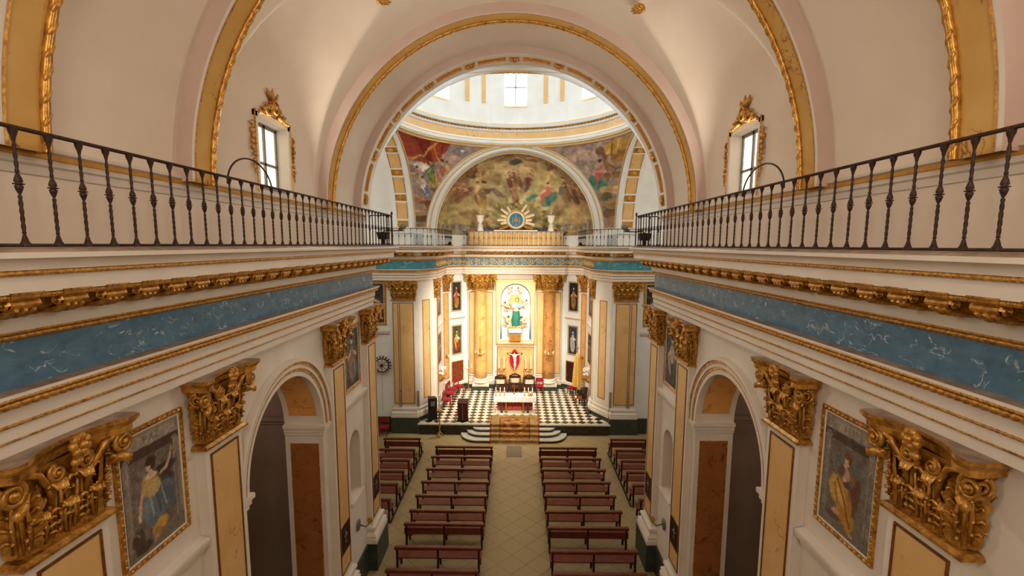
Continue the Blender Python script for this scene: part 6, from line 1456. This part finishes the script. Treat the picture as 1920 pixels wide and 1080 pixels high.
MB().tube([(-.2, 0, 1.5), (0, 0, 1.35), (.2, 0, 1.5)], .015, 6).build('arms', BRASS, ft, smooth='all')
rs = empty('round_armchair', Matrix.Translation((4.02, 27.3, ZS)) @ Matrix.Rotation(-PI/2, 4, 'Z')); tag(rs, 'brown round-backed armchair against the right sanctuary wall', 'chair')
P = [[((.30+.02*k)*math.cos(a), (.27+.02*k)*math.sin(a), .45+.16*k+(.10*math.sin(a) if k == 3 else 0)) for a in np.linspace(-.2, PI+.2, 20)] for k in range(4)]
b_ = MB().grid(P).build('backrest', WOOD_DARK, rs, smooth='all'); b_.modifiers.new('t', 'SOLIDIFY').thickness = .05; MB().lathe([(.28, .38), (.30, .42), (.28, .47)], 18).build('seat', WOOD_DOOR, rs, smooth=True)
for k in range(4): a = PI/4+k*PI/2; MB().tube([(.2*math.cos(a), .2*math.sin(a), .4), (.24*math.cos(a), .24*math.sin(a), 0)], .025, 6).build('leg', WOOD_DARK, rs)
# column speakers on the crossing piers, bell wheel, poles
for s in (-1, 1):
    for x, y, o in ((s*6.02, 24.38, (0, -1)), (s*5.08, 24.36, (0, -1))):
        c = empty('column_speaker', face_frame(x, y, 1.45, o)); tag(c, 'slim grey column speaker on the %s pier, %s its ochre panel' % (side[s], 'inside' if abs(x) > 5.5 else 'at the sanctuary side of'), 'loudspeaker', 'column speakers'); MB().box(-.06, .06, 0, .09, 0, .85).build('cabinet', PEWTER, c); MB().box(-.045, .045, .09, .097, .03, .82).build('grille', LEDGE, c)
bw = empty('bell_wheel', Matrix.Translation((-6.98, 24.40, 3.65))); tag(bw, 'dark wheel hung with small bells on the left transept wall', 'bell wheel')
MB().tube([(.36*math.cos(2*PI*i/40), 0, .36*math.sin(2*PI*i/40)) for i in range(41)], .032, 6).build('rim', WOOD_DARK, bw, smooth='all'); disc(.34, -.01, .02).build('back_disc', WALLGREY, bw); disc(.07, -.06, .01, 14).build('hub', WOOD_DARK, bw)
for k in range(8): a = k*PI/4; MB().tube([(.06*math.cos(a), -.02, .06*math.sin(a)), (.34*math.cos(a), -.02, .34*math.sin(a))], .012, 5).build('spoke', WOOD_DARK, bw)
for k in range(18): a = k*2*PI/18; MB().lathe([(.0, .04), (.025, .03), (.035, -.02), (.05, -.05)], 8).tf(Matrix.Translation((.45*math.cos(a), -.02, .45*math.sin(a))) @ Matrix.Rotation(PI/2-a, 4, 'Y') @ Matrix.Rotation(PI, 4, 'X')).build('bell', (WOOD_DARK, BRASS)[9 < k < 17], bw, smooth='all')
MB().tube([(-.40, 0, -.62), (-.42, 0, -.2), (-.5, -.02, -.05)], [.05, .06, .03], 6).build('bracket', GILT_DARK, bw, smooth='all'); MB().tube([(0, -.03, -.4), (.0, -.03, -2.4)], .008, 4).build('pull_rope', LEDGE, bw)
pp = empty('banner_pole', Matrix.Translation((-7.7, 24.30, 0))); tag(pp, 'tall slim banner pole leaning on the left transept wall', 'pole'); MB().tube([(0, 0, 0), (0, .04, 3.1)], .03, 8).build('shaft', PEWTER, pp); MB().ball((0, .04, 3.12), .06).build('knob', GILT, pp)
# bracket lamps under the nave niches
for s in (-1, 1):
    b = empty('bracket_lamp', face_frame(s*XW, ys(s, 12.8), 1.95, (-s, 0))); tag(b, 'metal bracket lamp below the niche on the %s nave wall' % side[s], 'sconce')
    MB().ball((0, .03, 0), (.14, .04, .18), 10, 6).build('plate', PEWTER, b, smooth='all'); MB().tube([(0, .04, 0), (0, .25, -.06), (0, .36, .08)], .022, 6).build('arm', PEWTER, b, smooth='all'); MB().lathe([(.05, .08), (.08, .14), (.06, .2)], 10, 0, .36).build('cup', BRASS, b, smooth=True)
# framed picture on the transept walls, half hidden by the nave entablature
for s in (-1, 1):
    painting(face_frame(s*7.55, 24.5, 5.9, (0, -1)), 1.5, 2.1, saint((120, 96, 70), (110, 80, 60), (80, 72, 64), 90+s), 'large framed painting high on the %s transept wall' % side[s], 30, 40, .12, 'transept paintings', True, GILT)

# ------------------------------------------------------------------ benches
def bench_kit(L, boarded, n_sup):
    e = []; hw = L/2   # local: +y towards the altar; back rail at y=0
    e.append(('top_rail', MB().prism([(-.07, .83), (.05, .83), (.06, .87), (.05, .915), (-.06, .925), (-.075, .90)], 'x', -hw, hw).mesh('top_rail', WOOD)))
    e.append(('seat', MB().prism([(.10, .44), (.50, .43), (.51, .45), (.50, .47), (.10, .475)], 'x', -hw+.0, hw-.0).mesh('seat', WOOD)))
    if boarded: e.append(('back_board', MB().box(-hw, hw, -.015, .02, .52, .74).mesh('back_board', WOOD)))
    for k in range(n_sup):
        x = -hw+.07+(L-.14)*k/(n_sup-1); t = .03
        e.append(('back_leg', MB().prism([(-.06, 0), (.0, 0), (.05, .44), (.03, .84), (-.03, .84), (-.01, .44)], 'x', x-t, x+t).mesh('back_leg', WOOD_DARK)))
        e.append(('front_leg', MB().prism([(.46, 0), (.52, 0), (.46, .43), (.38, .43)], 'x', x-t, x+t).mesh('front_leg', WOOD_DARK)))
        e.append(('bracket', MB().prism([(.03, .36), (.44, .36), (.44, .43), (.03, .44)], 'x', x-t*.8, x+t*.8).mesh('bracket', WOOD_DARK)))
    return e
KB = {(L, b): bench_kit(L, b, n) for L, n in ((2.62, 3), (1.75, 2)) for b in (False, True)}
def bench(x, y, L, boarded, lab, grp):
    b = empty('pew_bench', Matrix.Translation((x, y, 0)) @ Matrix.Rotation(math.radians(RNG.normal(0, .25)), 4, 'Z')); tag(b, lab, 'bench', grp)
    for n, me in KB[(L, boarded)]: obj(n, me, b)
ORD = ['front', 'second', 'third', 'fourth', 'fifth', 'sixth', 'seventh', 'eighth', 'ninth', 'tenth']
YL = [20.60, 19.56, 18.43, 17.38, 16.36, 15.38, 14.60, 13.37, 12.34, 11.3]; YR = [20.56, 19.48, 18.45, 17.42, 16.42, 15.40, 14.45, 13.25, 12.25, 11.2]
for k in range(10):
    if k < 9:
        bench(-2.24, YL[k], 2.62, k in (0, 6), '%s wooden bench from the altar in the left block%s' % (ORD[k], ', with a back board' if k in (0, 6) else ''), 'benches left of the aisle')
        bench(2.47, YR[k], 2.62, k in (0, 6), '%s wooden bench from the altar in the right block%s' % (ORD[k], ', with a back board' if k in (0, 6) else ''), 'benches right of the aisle')
for k, y in enumerate((21.45, 20.25, 19.2, 18.2, 17.15, 16.05)):
    bench(-5.26, y, 1.75, k == 0, '%s short bench from the altar in the left transept row' % ORD[k], 'short benches in the left transept')
for k, y in enumerate((21.55, 20.35, 19.3, 18.3, 17.25, 16.2)):
    bench(5.44, y, 1.75, k == 0, '%s short bench from the altar in the right transept row' % ORD[k], 'short benches in the right transept')
for s in (-1, 1):
    r = MB().box(*sorted((s*4.36 if s < 0 else 4.52, s*4.40 if s < 0 else 4.56)), 16.0 if s < 0 else 17.2, 21.9, .03, .10).build('floor_rail', WOOD_DARK); tag(r, 'dark wooden floor rail joining the short benches in the %s transept' % side[s], 'rail')
